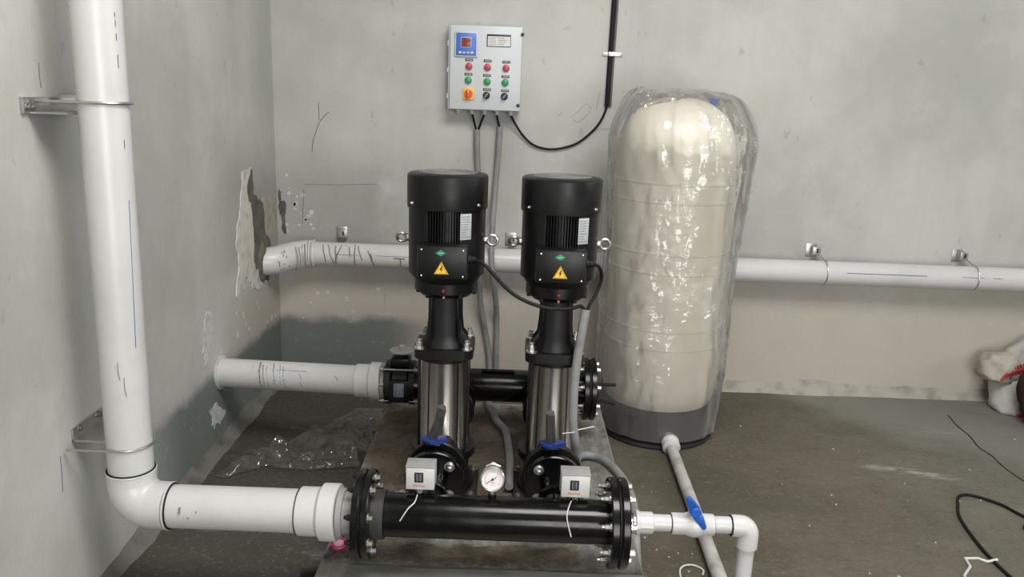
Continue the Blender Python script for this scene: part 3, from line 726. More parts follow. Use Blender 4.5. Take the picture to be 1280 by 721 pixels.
sv = thing('suction_valve', 'black geared butterfly valve with round grey top plate behind left pump', 'valve', (-.395, SY, SZ))
B().lathe([(0, 0), (.068, 0), (.068, .012), (0, .012)], (-.467, SY, SZ), (1, 0, 0), 36).build('stub_end', M['gasket'], sv)
b = B(); b.lathe([(0, 0), (.078, 0), (.082, .003), (.082, .020), (.078, .023), (0, .023)], (-.452, SY, SZ), (1, 0, 0), 36)
b.lathe([(0, 0), (.064, 0), (.068, .004), (.068, .056), (.064, .06), (0, .06)], (-.427, SY, SZ), (1, 0, 0), 36)
b.lathe([(0, 0), (.078, 0), (.082, .003), (.082, .020), (.078, .023), (0, .023)], (-.365, SY, SZ), (1, 0, 0), 36)
b.cyl((-.397, SY, SZ+.06), (-.397, SY, SZ+.118), .026, 20, .002).box((-.397, SY-.005, SZ+.085), (.07, .06, .03), .004)
b.box((-.397, SY-.066, SZ-.012), (.075, .022, .085), .004)
b.build('valve_body', M['cast'], sv)
b = B(); b.lathe([(0, 0), (.043, 0), (.045, .002), (.045, .006), (.042, .008), (.012, .009), (.012, .022), (.009, .025), (0, .025)], (-.395, SY, SZ+.118), (0, 0, 1), 36); b.build('top_plate', M['gasket'], sv)
B().box((-.396, SY-.079, SZ-.004), (.037, .003, .052), .001).build('label_plate', simple('blue_grey_plate', (.20, .24, .28), .5, var=.5, scale=110), sv)
for z in (.068, .01, -.052):
    b = B(); b.tube([(-.470, SY-.062, SZ+z), (-.325, SY-.062, SZ+z)], .004, 8); b.bolt((-.452, SY-.062, SZ+z), (-1, 0, 0), .008, .012).bolt((-.342, SY-.062, SZ+z), (1, 0, 0), .008, .012)
    b.build('stud', M['dullbolt'], sv)
sm = thing('suction_manifold', 'black suction manifold pipe running behind both pumps with flanged right end', 'manifold', (-.03, SY, SZ))
B().tube([(-.342, SY, SZ), (.282, SY, SZ)], .060, 40).build('header_pipe', M['black'], sm)
for px in (P1, P2):
    B().tube([(px, SY-.03, SZ), (px, 2.657, SZ)], .038, 24).build('branch_pipe', M['black'], sm)
    B().lathe([(0, 0), (.082, 0), (.084, .003), (.084, .02), (0, .02)], (px, 2.640, SZ), (0, 1, 0), 36).build('branch_flange', M['black'], sm)
f, g = flange(sm, .296, 1, (SY, SZ), .115, M['black'], M['bolt'], bh=.014)
for (y, z, dz) in ((SY-.075, SZ+.045, .004), (SY-.092, SZ+.012, -.028)):
    B().tube([(.24, y, z), (.385, y-.01, z+dz)], .006, 8).build('stud', M['rubber'], g)
B().tube([(-.10, SY-.02, SZ+.064), (.02, SY-.02, SZ+.063)], .006, 8).build('lifting_bar', M['black'], sm)

# ------------------------------------------------------------------ back wall pipe and clamps
bp = thing('wall_pipe', 'long white plastic pipe along back wall coming out of left wall hole', 'pipe', (0, 3.575, .62))
PB = 3.575
B().tube([(-.915, PB, .622), (4.6, PB, .615)], .0545, 36).build('pipe_length', M['pvc'], bp)
b = B(); pts = [(XL-.06, 3.435, .600), (-1.06, 3.462, .606), (-1.02, 3.51, .612), (-.985, 3.545, .617), (-.94, 3.568, .621), (-.90, PB, .622)]
b.tube(pts, .062, 36, smooth=4)
b.torus((-.905, PB, .622), (1, .05, 0), .061, .005, 36, 8)
eb = b.build('elbow', M['pvc'], bp)
b = B()
for k in range(6):
    u = .45+.55*k/5; c = Vector((-1.045, 3.475, .608)).lerp(Vector((-.915, PB-.003, .622)), u); ax = Vector((1, .95*(1-u)+.1, 0)).normalized()
    a0 = R(25+random.uniform(-20, 30)); b.torus(c, ax, .0628, random.choice((.0012, .0018, .0024)), 20, 6, a0, a0+R(random.uniform(50, 120)), (0, 0, 1))
for k in range(16):
    c = Vector((random.uniform(-1.075, -1.0), 0, 0)); u = (c.x+1.06)/.12; a = R(random.uniform(-30, 60))
    ctr = Vector((c.x, 3.462+.05*u, .606)); p = ctr + Vector((.55*math.cos(a), -.83*math.cos(a), math.sin(a)))*.0615
    b.tube([p, p+Vector((.001, 0, -random.uniform(.004, .014)))], random.uniform(.0015, .003), 6)
b.build('mortar_drips', M['drip'], bp, kind='stuff')
def on_wallpipe(x, a): return Vector((x, PB-.055*math.cos(a), .6205+.055*math.sin(a)))
b = B()
for x, a0, a1, dx, r_ in ((-.86, 60, -25, .02, .003), (-.835, 60, -40, .03, .0026), (-.80, 55, -38, .005, .0035), (-.775, 60, -10, -.02, .003), (-.74, 50, 5, .01, .003), (-.715, 70, -45, .004, .003), (-.70, 60, -10, .02, .0026), (-.655, 35, -30, .03, .003), (-.64, 20, -45, .015, .003), (-.535, 5, 2, .05, .003), (-.505, 0, -42, 0, .003)):
    b.tube([on_wallpipe(x+dx*k/5+random.uniform(-.002, .002), R(a0+(a1-a0)*k/5)) for k in range(6)], r_, 6)
b.build('mortar_drips', M['drip'], bp, kind='stuff')
for x0, x1 in ((-.80, -.68), (-.62, -.45), (.85, .90), (.93, .96), (1.50, 1.86), (2.02, 2.12), (2.16, 2.2)): B().tube([on_wallpipe(x0, R(12)), on_wallpipe(x1, R(12))], .0014 if x1-x0 > .3 else .0009, 6).build('printed_stripe', M['blueline'], bp)
def wall_clamp(x, label, ring):
    c = thing('pipe_clamp', label, 'clamp', (x, W, .69), 'galvanised clamps on the back wall pipe')
    b = B(); b.box((x, W-.002, .705), (.05, .005, .06), .001).box((x+.012, W-.040, .708), (.034, .004, .036), .001)
    b.box((x-.005, W-.021, .708), (.004, .038, .036)).box((x+.012, W-.021, .6905), (.034, .038, .003))
    b.build('angle_bracket', M['zinc'], c)
    B().box((x+.014, W-.0425, .709), (.007, .002, .020), .0008).build('slot', M['rubber'], c)
    if ring:
        b = B(); b.torus((x+.03, PB, .621), (1, 0, 0), .0565, .0028, 28, 8, R(-5), R(190), (0, 0, 1)); b.tube([(x+.03, PB+.003, .677), (x+.03, W-.03, .69)], .0028, 8)
        b.build('u_bolt', M['zinc'], c)
    return c
wall_clamp(-.80, 'galvanised pipe clamp near the elbow at the left corner', False)
wall_clamp(-.015, 'galvanised pipe clamp seen between the two pump motors', False)
wall_clamp(1.385, 'galvanised pipe clamp on the wall pipe just right of the tank', True)
wall_clamp(2.065, 'galvanised pipe clamp on the wall pipe furthest to the right', True)

# ------------------------------------------------------------------ control panel
cx0, cx1, cz0, cz1, cd = -.312, .006, 1.285, 1.640, .10
yF = W-.003-cd
cp_ = thing('control_panel', 'white electrical control panel with coloured buttons on the back wall', 'control panel', ((cx0+cx1)/2, W, cz0))
cxm, czm = (cx0+cx1)/2, (cz0+cz1)/2
B().box((cxm, (yF+.018+W-.003)/2, czm), (cx1-cx0, cd-.018, cz1-cz0), .004).build('cabinet', M['panel'], cp_)
door = B().box((cxm+.004, yF+.008, czm), (cx1-cx0-.010, .016, cz1-cz0-.004), .004).build('panel_door', M['panel'], cp_)
yf = yF-.0005
sx = (cx1-cx0)/91.5; sz = (cz1-cz0)/107.
def px(u, v): return cx0 + (u-563.5)*sx, cz1-(v-31)*sz      # door layout measured in grid units
x, z = px(586, 55.5)
B().box((x, yf-.003, z), (.098, .012, .102), .002).build('controller_bezel', M['silver'], door)
ctl = B().box((x, yf-.009, z), (.086, .006, .092), .003).build('controller_face', M['ctrlblue'], cp_)
B().box((x, yf-.0125, z+.008), (.044, .002, .042), .001).build('screen_frame', M['white'], ctl)
B().box((x, yf-.0135, z+.008), (.040, .002, .038), .001).build('screen', M['screen'], ctl)
for r_, zz in enumerate((z+.016, z-.001)):
    for k in range(4):
        xx = x-.0135+.009*k; b = B()
        for dx, dz, w_, h_ in ((0, .006, .005, .0012), (0, 0, .005, .0012), (0, -.006, .005, .0012), (-.0026, .003, .0012, .005), (.0026, .003, .0012, .005), (-.0026, -.003, .0012, .005), (.0026, -.003, .0012, .005)):
            b.box((xx+dx, yf-.0147, zz+dz), (w_, .0006, h_))
        b.build('digit', M['digit'], ctl)
for k in range(4): B().box((x-.0255+.017*k, yf-.0125, z-.034), (.012, .003, .009), .002).build('key', M['silver'] if k % 3 else M['white'], ctl)
x, z = px(626, 49.5)
np_ = B().box((x, yf-.001, z), (.103, .003, .051), .001).build('rating_plate', M['tag'], cp_)
B().box((x+.001, yf-.0028, z-.003), (.096, .0012, .040)).build('plate_face', M['white'], np_)
b = B()
for k in range(4):
    for x0, x1 in ((-.042, -.012), (-.004, random.uniform(.02, .04))): b.box((x+(x0+x1)/2, yf-.0036, z+.010-.0085*k), (x1-x0, .0004, .0022))
b.build('plate_lines', M['greyink'], np_)
for (u, v), mname, nm in (((590, 82.5), 'red', 'red push button'), ((613, 83), 'red', 'red push button'), ((636, 83.5), 'red', 'red push button'), ((589.5, 100), 'green', 'green push button'), ((613, 101), 'green', 'green push button'), ((635.5, 101.5), 'green', 'green push button')):
    x, z = px(u, v)
    b = B(); b.lathe([(0, 0), (.0165, 0), (.0165, .003), (.0145, .006), (.0145, .003), (0, .003)], (x, yf+.0005, z), (0, -1, 0), 24)
    k = b.build('button_bezel', M['silver'], cp_)
    B().lathe([(0, 0), (.0145, 0), (.0145, .010), (.012, .0145), (.006, .0165), (0, .017)], (x, yf, z), (0, -1, 0), 24).build('push_button', M[mname], k)['label'] = nm
for i, (u, v) in enumerate(((590, 74.5), (613, 75), (636, 75.7), (589.5, 92.5), (612.5, 93.2), (635.5, 94), (613, 111), (635.5, 111.7))):
    x, z = px(u, v)
    k = B().box((x, yf-.001, z), (.034, .003, .0105), .001).build('label_tag', M['tag'], cp_)
    b = B()
    for j in range(6): b.box((x-.0115+.0046*j, yf-.0027, z+random.uniform(-.0004, .0004)), (random.uniform(.0026, .0036), .0004, .0032))
    b.build('tag_lines', M['white'], k)
x, z = px(590, 117.5)
k = B().box((x, yf-.003, z), (.050, .008, .050), .003).build('switch_plate', M['yellow'], cp_)
k.name = 'switch_plate'
b = B(); b.lathe([(0, 0), (.019, 0), (.018, .008), (0, .008)], (x, yf-.006, z), (0, -1, 0), 28)
q = Matrix.Rotation(R(0), 3, 'Y'); b.box((x, yf-.020, z), (.012, .016, .036), .003).build('rotary_handle', M['orange'], k)
B().box((x, yf-.0285, z+.010), (.003, .001, .010)).build('pointer_mark', M['white'], k)
for u, v in ((612.5, 118.5), (635, 119)):
    x, z = px(u, v)
    b = B(); b.lathe([(0, 0), (.0155, 0), (.0155, .004), (.012, .007), (.012, .018), (.010, .020), (0, .020)], (x, yf, z), (0, -1, 0), 24)
    k = b.build('selector_switch', M['tag'], cp_)
    B().box((x, yf-.024, z), (.007, .012, .024), .002, Matrix.Rotation(R(35), 3, 'Y')).build('selector_lever', M['greyink'], k)
for u, v in ((655, 41), (652.5, 130)):
    x, z = px(u, v); B().lathe([(0, 0), (.0075, 0), (.0075, .004), (.004, .0055), (0, .005)], (x, yf, z), (0, -1, 0), 18).build('door_lock', M['tag'], cp_)
for z in (czm+.10, czm-.01, czm-.12): B().cyl((cx0-.001, yF+.012, z-.010), (cx0-.001, yF+.012, z+.010), .003, 10).build('hinge', M['panel'], cp_)
gl = [-.265, -.205, -.150, -.094, -.035]; gy = W-.06
for x in gl: B().lathe([(0, 0), (.011, 0), (.011, .008), (.008, .010), (.008, .018), (.005, .021), (0, .021)], (x, gy, cz0+.002), (0, 0, -1), 16).build('cable_gland', M['panel'], cp_)

# ------------------------------------------------------------------ conduits and cables
CY = W-.022
c1 = thing('conduit', 'left grey flexible conduit dropping from control panel behind left pump', 'conduit', (-.17, CY, 0))
B().tube([(-.182, CY, 1.200), (-.180, CY, 1.10), (-.168, CY-.0, .92), (-.152, CY-.13, .72), (-.150, CY-.135, .60), (-.145, CY-.05, .42), (-.12, CY, .26), (-.096, CY, .12), (-.090, CY-.05, .035), (-.085, 3.35, .02), (-.086, 3.17, .03), (-.088, 3.08, .150), (-.067, 2.95, .156), (-.039, 2.82, .158), (-.007, 2.733, .158), (.007, 2.60, .158), (.014, 2.457, .158), (.014, 2.30, .158)], .0135, 12, smooth=6).build('flexible_tube', M['conduit'], c1)
for x in gl[1:3]: B().tube([(x, gy, cz0-.018), (x+(-.182-x)*.3, gy+.015, 1.245), (-.182+(.004 if x > -.18 else -.004), CY, 1.195)], .0048, 8, smooth=5).build('cable_end', M['rubber'], c1)
c2 = thing('conduit', 'right grey flexible conduit dropping from control panel between the pumps', 'conduit', (-.08, CY, 0))
B().tube([(-.080, CY, 1.215), (-.084, CY, 1.10), (-.094, CY, .92), (-.098, CY-.10, .76), (-.098, CY-.136, .66), (-.088, CY-.134, .56), (-.072, CY-.06, .42), (-.066, CY, .30), (-.064, CY, .14), (-.060, CY, .02)], .0135, 12, smooth=6).build('flexible_tube', M['conduit'], c2)
B().tube([(gl[3], gy, cz0-.018), (gl[3]+.002, gy+.01, 1.25), (-.080, CY, 1.205)], .005, 8, smooth=5).build('cable_end', M['rubber'], c2)
# black supply conduit coming down the back wall with its cable to the panel
sc = thing('supply_conduit', 'thin black rigid conduit coming down back wall above the tank', 'conduit', (.40, W, 1.33))
b = B(); b.tube([(.410, W-.012, 3.2), (.393, W-.012, 1.322)], .0105, 12).build('rigid_tube', M['rubber'], sc)
b = B(); b.tube([(.424, W-.008, 3.2), (.408, W-.008, 1.322)], .006, 10).build('rigid_tube', simple('dark_grey_tube', (.09, .09, .09), .5), sc)
sd = B().box((.400, W-.024, 1.545), (.030, .004, .018), .001).box((.405, W-.004, 1.545), (.085, .006, .016), .001).build('saddle_clip', M['zinc'], sc)
cb = tag(B().tube([(.394, W-.012, 1.335), (.388, W-.012, 1.30), (.366, W-.012, 1.25), (.332, W-.012, 1.207), (.27, W-.012, 1.155), (.193, W-.012, 1.128), (.125, W-.012, 1.125), (.066, W-.015, 1.144), (.02, W-.02, 1.185), (-.012, W-.035, 1.23), (-.030, gy+.005, 1.262), (-.035, gy, 1.270)], .0052, 10, smooth=6).build('supply_cable', M['rubber']), 'thin black cable sagging from supply conduit to control panel', 'cable')
# cable from left motor across to the right conduit, and the right motor's own tail
pc = tag(B().tube([(P1+.092, PY-.115, .898), (P1+.12, PY-.13, .885), (-.015, PY-.145, .825), (.035, PY-.155, .795), (.10, PY-.155, .775), (.165, PY-.14, .772), (.198, PY-.122, .775), (.212, PY-.117, .755), (.209, PY-.117, .72)], .0055, 10, smooth=6).build('motor_cable', M['rubber']), 'black cable slung from left motor across to the right pump conduit', 'cable')
pc = tag(B().tube([(P2+.092, PY-.115, .898), (P2+.112, PY-.105, .885), (P2+.121, PY-.09, .85), (P2+.108, PY-.095, .81), (.222, PY-.115, .775), (.215, PY-.118, .745), (.210, PY-.118, .72)], .005, 10, smooth=6).build('motor_cable', M['rubber']), 'short black cable looping from right motor into its own conduit', 'cable')
rc = thing('conduit', 'thick grey conduit running down the right side of the right pump', 'conduit', (.22, PY, PZ))
B().tube([(.213, 2.213, .765), (.205, 2.212, .697), (.197, 2.215, .611), (.193, 2.215, .537), (.193, 2.215, .47), (.196, 2.215, .412), (.208, 2.225, .335), (.222, 2.29, .22), (.232, PY+.10, .165), (.25, PY+.22, .149), (.29, PY+.255, .142), (.34, PY+.226, .140), (.382, PY+.12, .138), (.402, PY+.02, .128), (.405, PY-.08, .115), (.398, PY-.17, .08), (.394, PY-.25, .03), (.394, PY-.33, .016)], .0135, 12, smooth=6).build('flexible_tube', M['conduit'], rc)
B().tube([(.165, 2.205, .385), (.198, 2.200, .392), (.215, 2.22, .393), (.262, 2.24, .396)], .0018, 6).build('cable_tie', M['white'], rc)

# ------------------------------------------------------------------ instruments on the manifold
def pressure_switch(x, z, label, turn):
    s = thing('pressure_switch', label, 'pressure switch', (x, FY+.004, FZ+.06), 'pressure switches on the manifold')
    ycen = FY+.022
    b = B(); b.box((x, ycen-.002, z), (.072, .044, .060), .003); b.build('housing', M['switch'], s)
    B().box((x, ycen+.002, z+.0305), (.074, .052, .004), .001).box((x, ycen+.022, z), (.074, .006, .064), .001).build('lid', M['switchtop'], s)
    w = B().box((x-.003, ycen-.0242, z+.004), (.023, .002, .027), .001).build('scale_window', M['tag'], s)
    b = B(); b.box((x-.008, ycen-.0256, z+.004), (.0022, .0005, .018)).box((x+.002, ycen-.0256, z+.004), (.0022, .0005, .018))
    for k in range(4): b.box((x-.003, ycen-.0256, z-.003+.0045*k), (.005, .0005, .0010))
    b.build('scale_marks', M['greyink'], s)
    text('Danfoss', 'lettering', .0095, (x-.004, ycen-.0242, z-.0185), M['redmark'], s, .0003, shear=.25)
    b = B(); b.cyl((x, FY+.004, z-.032), (x, FY+.004, FZ+.066), .009, 14).lathe([(0, 0), (.0125, 0), (.0125, .006), (0, .006)], (x, FY+.004, z-.036), (0, 0, 1), 6)
    b.build('fitting', M['dullbolt'], s)
    b = B(); b.cyl((x-.006, ycen-.012, z-.031), (x-.006, ycen-.012, z-.040), .008, 12); b.build('cable_entry', M['switchtop'], s)
    return s
s1 = pressure_switch(-.213, .409, 'white pressure switch box in front of the left pump', 0)
s2 = pressure_switch(.178, .403, 'white pressure switch box in front of the right pump', 0)
tag(B().tube([(-.219, 1.849, .368), (-.221, 1.80, .366), (-.236, 1.785, .355), (-.255, 1.778, .325)], .0016, 8, smooth=5).build('sensor_wire', M['string']), 'short white wire end hanging from left pressure switch', 'wire')
tag(B().tube([(.172, 1.849, .362), (.160, 1.80, .366), (.156, 1.783, .345), (.168, 1.776, .30)], .0016, 8, smooth=5).build('sensor_wire', M['string']), 'short white wire end hanging from right pressure switch', 'wire')
gg = thing('pressure_gauge', 'round steel pressure gauge with white dial midway along front manifold', 'gauge', (-.031, FY+.004, FZ+.06))
gx, gy_, gz = -.031, FY+.006, .413
tlt = Vector((0, -1, .22)).normalized()
def gpt(u, v, d): 
    upv = Vector((0, .22, 1)).normalized(); return Vector((gx, gy_, gz)) + Vector((1, 0, 0))*u + upv*v + tlt*d
B().lathe([(0, -.016), (.028, -.016), (.0315, -.012), (.0315, .010), (.029, .013), (.0265, .010), (.0265, .006), (0, .006)], (gx, gy_, gz), tlt, 40).build('case', M['bolt'], gg)
B().lathe([(0, .006), (.0262, .006), (.0262, .0068), (0, .0068)], (gx, gy_, gz), tlt, 36).build('dial', M['dial'], gg)
b = B()
for k in range(28):
    a = R(225-270*k/27); L_ = .0185 if k % 3 else .0165
    b.tube([gpt(L_*math.cos(a), L_*math.sin(a), .0070), gpt(.0215*math.cos(a), .0215*math.sin(a), .0070)], .0004, 4)
b.build('scale_marks', M['redmark'], gg)
b = B()
for u, v, w_ in ((-.003, -.0085, .0022), (.0005, -.0085, .0022), (.004, -.0085, .0022), (-.005, -.0145, .002), (0, -.0145, .002), (.005, -.0145, .002)): b.tube([gpt(u-w_/2, v, .0070), gpt(u+w_/2, v, .0070)], .0007, 4)
b.build('dial_marks', M['tag'], gg)
b = B(); b.tube([gpt(-.017, -.011, .0085), gpt(.002, .0015, .0085), gpt(.011, .0075, .0085)], [.0006], 6); b.lathe([(0, .007), (.003, .007), (.003, .0095), (0, .0095)], (gx, gy_, gz), tlt, 14); b.build('needle', M['tag'], gg)
B().cyl((gx, FY+.004, FZ+.066), (gx, FY+.004, gz-.028), .006, 12).lathe([(0, 0), (.009, 0), (.009, .010), (0, .010)], (gx, FY+.004, FZ+.070), (0, 0, 1), 6).build('stem', M['bolt'], gg)
B().torus(gpt(0, .032, -.008), tlt, .007, .0022, 16, 6).tube([gpt(-.018, .030, -.008), gpt(0, .036, -.008), gpt(.018, .030, -.008)], .002, 6, smooth=4).build('top_bracket', M['bolt'], gg)

# ------------------------------------------------------------------ white outlet with ball valve on the right
ov = thing('outlet_valve', 'white plastic outlet pipe with blue-handled ball valve right of front manifold', 'valve', (.45, FY, FZ))
OZ = .311
B().lathe([(0, 0), (.024, 0), (.024, .006), (.018, .008), (.018, .016), (.026, .018), (.026, .026), (0, .026)], (.310, FY, .308), (1, 0, 0), 28).build('steel_nipple', M['bolt'], ov)
b = B(); b.lathe([(0, 0), (.028, 0), (.031, .002), (.031, .010), (.0275, .012), (.0275, .044), (.024, .046), (0, .046)], (.333, FY, OZ-.001), (1, 0, 0), 12)
b.build('union', M['pvc'], ov, 20)
B().tube([(.37, FY, OZ), (.59, FY, OZ+.001)], .0212, 28).build('pipe_length', M['pvc'], ov)
b = B(); b.lathe([(.02, 0), (.0255, 0), (.0270, .002), (.0270, .036), (.031, .046), (.033, .056), (.033, .062), (.031, .070), (.0275, .078), (.0270, .106), (.0255, .108), (.02, .108)], (.425, FY, OZ), (1, 0, 0), 32)
b.cyl((.480, FY-.002, OZ+.02), (.480, FY-.012, OZ+.042), .016, 18, .002)
vb = b.build('valve_body', M['pvc'], ov)
for x in (.425, .533): B().torus((x, FY, OZ), (1, 0, 0), .0225, .0016, 28, 6).build('joint_ring', M['rubber'], vb)
b = B(); hq = Matrix.Rotation(R(-30), 3, 'Y')
c0 = Vector((.479, FY-.016, OZ+.046))
for s in (1, -1):
    b.prism([c0+hq @ Vector(v) for v in ((-.013, -.010, 0), (.013, -.010, 0), (.012, -.012, s*.022), (.007, -.018, s*.048), (-.004, -.018, s*.050), (-.011, -.012, s*.022))], hq @ Vector((0, .012, 0)), .003)
b.cyl(c0+Vector((0, .012, 0)), c0+Vector((0, -.014, 0)), .014, 18, .003)
b.build('blue_handle', M['blue'], ov)
b = B(); pts = [(.578, FY, OZ)] + [(.600+.022*math.sin(R(90*k/6)), FY, OZ-.022*(1-math.cos(R(90*k/6)))) for k in range(7)] + [(.622, FY, .255)]
b.tube(pts, .0275, 28).build('elbow', M['pvc'], ov)
B().torus((.577, FY, OZ), (1, 0, 0), .0245, .0018, 28, 6).build('joint_ring', M['rubber'], vb)
B().tube([(.622, FY, .26), (.622, FY, .035)], .0212, 28).build('drop_pipe', M['pvc'], ov)
b = B(); b.tube([(.622, FY, .085), (.622, FY, .045), (.622, FY+.008, .034), (.623, FY+.02, .0285), (.624, FY+.075, .0285)], .0275, 24).build('elbow', M['pvc'], ov)
tag(B().tube([(.624, FY+.075, .0245), (.638, 2.40, .0245), (.650, 2.925, .0285)], .0215, 28).build('tank_pipe', M['pvc_grey']), 'dusty white pipe lying on floor from tank foot toward the camera', 'pipe')

# ------------------------------------------------------------------ tank in its plastic bag
TX, TY, TR = .628, 3.185, .235
tk = thing('pressure_tank', 'tall cream pressure tank with rounded top on dark round base', 'tank', (TX, TY, 0))
prof = [(0, .07), (.09, .078), (.165, .105), (.212, .150), (.229, .195), (TR, .24)]
for z0, z1 in ((.415, .49), (.715, .79), (.985, 1.055)):
    for zz in (z0, z1): prof += [(TR, zz-.006), (TR+.0035, zz-.003), (TR+.0035, zz+.003), (TR, zz+.006)]
prof += [(TR, 1.10), (.230, 1.17), (.218, 1.225), (.196, 1.275), (.165, 1.315), (.12, 1.346), (.07, 1.365), (0, 1.372)]
B().lathe(prof, (TX, TY, 0), (0, 0, 1), 72).build('vessel', M['cream'], tk)
b = B(); b.lathe([(.150, .012), (.228, .012), (.228, .020), (.215, .024), (.212, .06), (.215, .19), (.218, .206), (.212, .208), (.15, .20), (.15, .012)], (TX, TY, 0), (0, 0, 1), 60)
b.build('base_skirt', M['tankbase'], tk)
B().lathe([(.150, .0), (.231, .0), (.233, .004), (.233, .012), (.229, .015), (.150, .015)], (TX, TY, 0), (0, 0, 1), 60).build('foot_ring', M['tankbase'], tk)
B().lathe([(0, 0), (.011, 0), (.012, .004), (.012, .024), (.009, .028), (0, .028)], (TX+.115, TY-.03, 1.342), (.25, -.1, 1), 16).build('valve_cap', M['blue'], tk)
B().lathe([(0, 0), (.024, 0), (.024, .02), (.033, .022), (.035, .026), (.035, .038), (.031, .042), (.031, .050), (.035, .052), (.035, .064), (.028, .068), (0, .068)], (.648, 2.975, .05), (.02, -1, -.33), 28).build('threaded_union', M['pvc'], tk)
b = B(); na, nz = 150, 120; G = []
def bag_r(th, z):
    cx = math.cos(th); sy = math.sin(th)
    u = max(0, min(1, (z-.03)/1.37))
    right = max(0, cx)**2; left = max(0, -cx)**2
    base = .248 + right*(.012+.040*max(0, 1-abs(u-.84)/.35)) + left*(.006+.012*u)
    # flat facets of stiff film between vertical folds
    base += .010*abs(math.sin(th*2.5+.6+1.2*z))**.6*(.4+.6*u)
    fold = noise.noise((cx*2.2, sy*2.2, z*1.3))*.012 + noise.noise((cx*6, sy*6, z*2.6+9))*.008
    fold += .0045*noise.noise((cx*13, sy*13, z*10))
    fold += .005*(1-abs(noise.noise((cx*4+z*2.5, sy*4, z*5)))*4 if abs(noise.noise((cx*4+z*2.5, sy*4, z*5))) < .25 else 0)
    if z < .25: base -= (.25-z)*.085
    return max(base+fold, .2415 if z > .2 else .2365)
for j in range(nz+1):
    v = j/nz; row = []
    for i in range(na):
        th = 2*math.pi*i/na; cx = math.cos(th)
        if v < .80:
            z = .035+.008*noise.noise((math.cos(th)*3, math.sin(th)*3, 0))*(1-v) + (1.19-.035)*v/.80; r_ = bag_r(th, z)
        else:
            t = (v-.80)/.20; z0 = 1.19; sh = math.sin(t*math.pi/2)
            r0 = bag_r(th, z0); r_ = r0*(math.cos(t*math.pi/2)**.75) if t < 1 else 0
            z = z0 + (.212)*sh**1.15 + .012*noise.noise((math.cos(th)*3*r_*6, math.sin(th)*3*r_*6, 4))*(1-t*.5)
            # baggy shoulder on the right, raised corner on the left
            z += .05*math.exp(-((r_-.20)/.06)**2)*max(0, -cx)**3 + .03*math.exp(-((r_-.22)/.07)**2)*max(0, cx)**2
            r_ += .005*noise.noise((th*5, z*20, 1))*(1-t)
        row.append(b.b.verts.new((TX+r_*math.cos(th), TY+r_*math.sin(th), z)))
    G.append(row)
for j in range(nz):
    for i in range(na):
        k = (i+1) % na
        b.b.faces.new((G[j][i], G[j][k], G[j+1][k], G[j+1][i]))
bag = thing('plastic_bag', 'clear crinkled plastic bag pulled down over the cream tank', 'plastic bag', (TX, TY, .035))
b.build('bag_sleeve', M['bag'], bag, 180)
# upright corner of the bag at the top
b = B(); n = 14; G = []
for j in range(8):
    row = []
    for i in range(n+1):
        u = i/n; v = j/7; x = .47+.20*u; y = 3.10 + .02*math.sin(u*9)+.012*noise.noise((u*6, v*4, 2))
        top = 1.425-.055*u - .02*abs(math.sin(u*7)) if u < .75 else 1.425-.055*u-.05*(u-.75)*4*.5
        z = 1.325+.035*math.sin(u*math.pi*.6) + (top-1.335)*v*(.25+.75*(1-u)**.8)
        row.append(b.b.verts.new((x-.03*v*(1-u), y+.03*v, z)))
    G.append(row)
for j in range(7):
    for i in range(n): b.b.faces.new((G[j][i], G[j][i+1], G[j+1][i+1], G[j+1][i]))
b.build('bag_corner', M['bag'], bag, 180)

# ------------------------------------------------------------------ loose things on the floor
# crumpled film beside the plinth
b = B(); nx, ny = 60, 40; G = []
L0 = [(-1.03, 2.60), (-.90, 2.76), (-.82, 2.98), (-.74, 3.08), (-.66, 3.25), (-.54, 3.28)]
L1 = [(-.99, 2.58), (-.86, 2.70), (-.74, 2.66), (-.66, 2.68), (-.54, 2.70), (-.51, 2.86)]
for j in range(ny+1):
    row = []
    for i in range(nx+1):
        u = i/nx*5; k = min(4, int(u)); t = u-k; v = j/ny
        a = Vector(L0[k]).lerp(Vector(L0[k+1]), t); c = Vector(L1[k]).lerp(Vector(L1[k+1]), t); p = a.lerp(c, v)
        e = min(1, min(v, 1-v)*6, min(i, nx-i)/nx*10)
        rid = abs(noise.noise((p.x*7, p.y*7, 0)))*.09 + abs(noise.noise((p.x*17, p.y*17, 3)))*.035
        row.append(b.b.verts.new((p.x+.02*noise.noise((p.x*9, p.y*9, 7)), p.y+.02*noise.noise((p.x*9, p.y*9, 8)), .003+e*rid+.004*random.random())))
    G.append(row)
for j in range(ny):
    for i in range(nx): b.b.faces.new((G[j][i], G[j][i+1], G[j+1][i+1], G[j+1][i]))
tag(b.build('plastic_sheet', M['sheet'], None, 180), 'crumpled dusty clear plastic sheet on floor left of the plinth', 'plastic sheet')
b = B(); nx = ny = 16; G = []
for j in range(ny+1):
    row = []
    for i in range(nx+1):
        u, v = i/nx, j/ny; x, y = -.345+.075*u, 2.16+.11*v
        row.append(b.b.verts.new((x+.012*noise.noise((u*5, v*5, 2)), y+.012*noise.noise((u*5, v*5, 5)), PZ+.018+.05*abs(noise.noise((u*4, v*4, 1)))*min(1, min(u, v, 1-u, 1-v)*6))))
    G.append(row)
for j in range(ny):
    for i in range(nx): b.b.faces.new((G[j][i], G[j][i+1], G[j+1][i+1], G[j+1][i]))
tag(b.build('film_scrap', film('blue_grey_film', .30, .6, (.52, .56, .58), .12, 16, 1.0, .06, .03), None, 180), 'small crumpled bluish film scrap on plinth behind the left flange', 'plastic scrap')
pk = thing('plastic_ring', 'small pink plastic ring beside left flange of front manifold', 'cap', (-.44, 1.985, PZ))
b = B(); qx = Vector((.1, -.45, 1)).normalized()
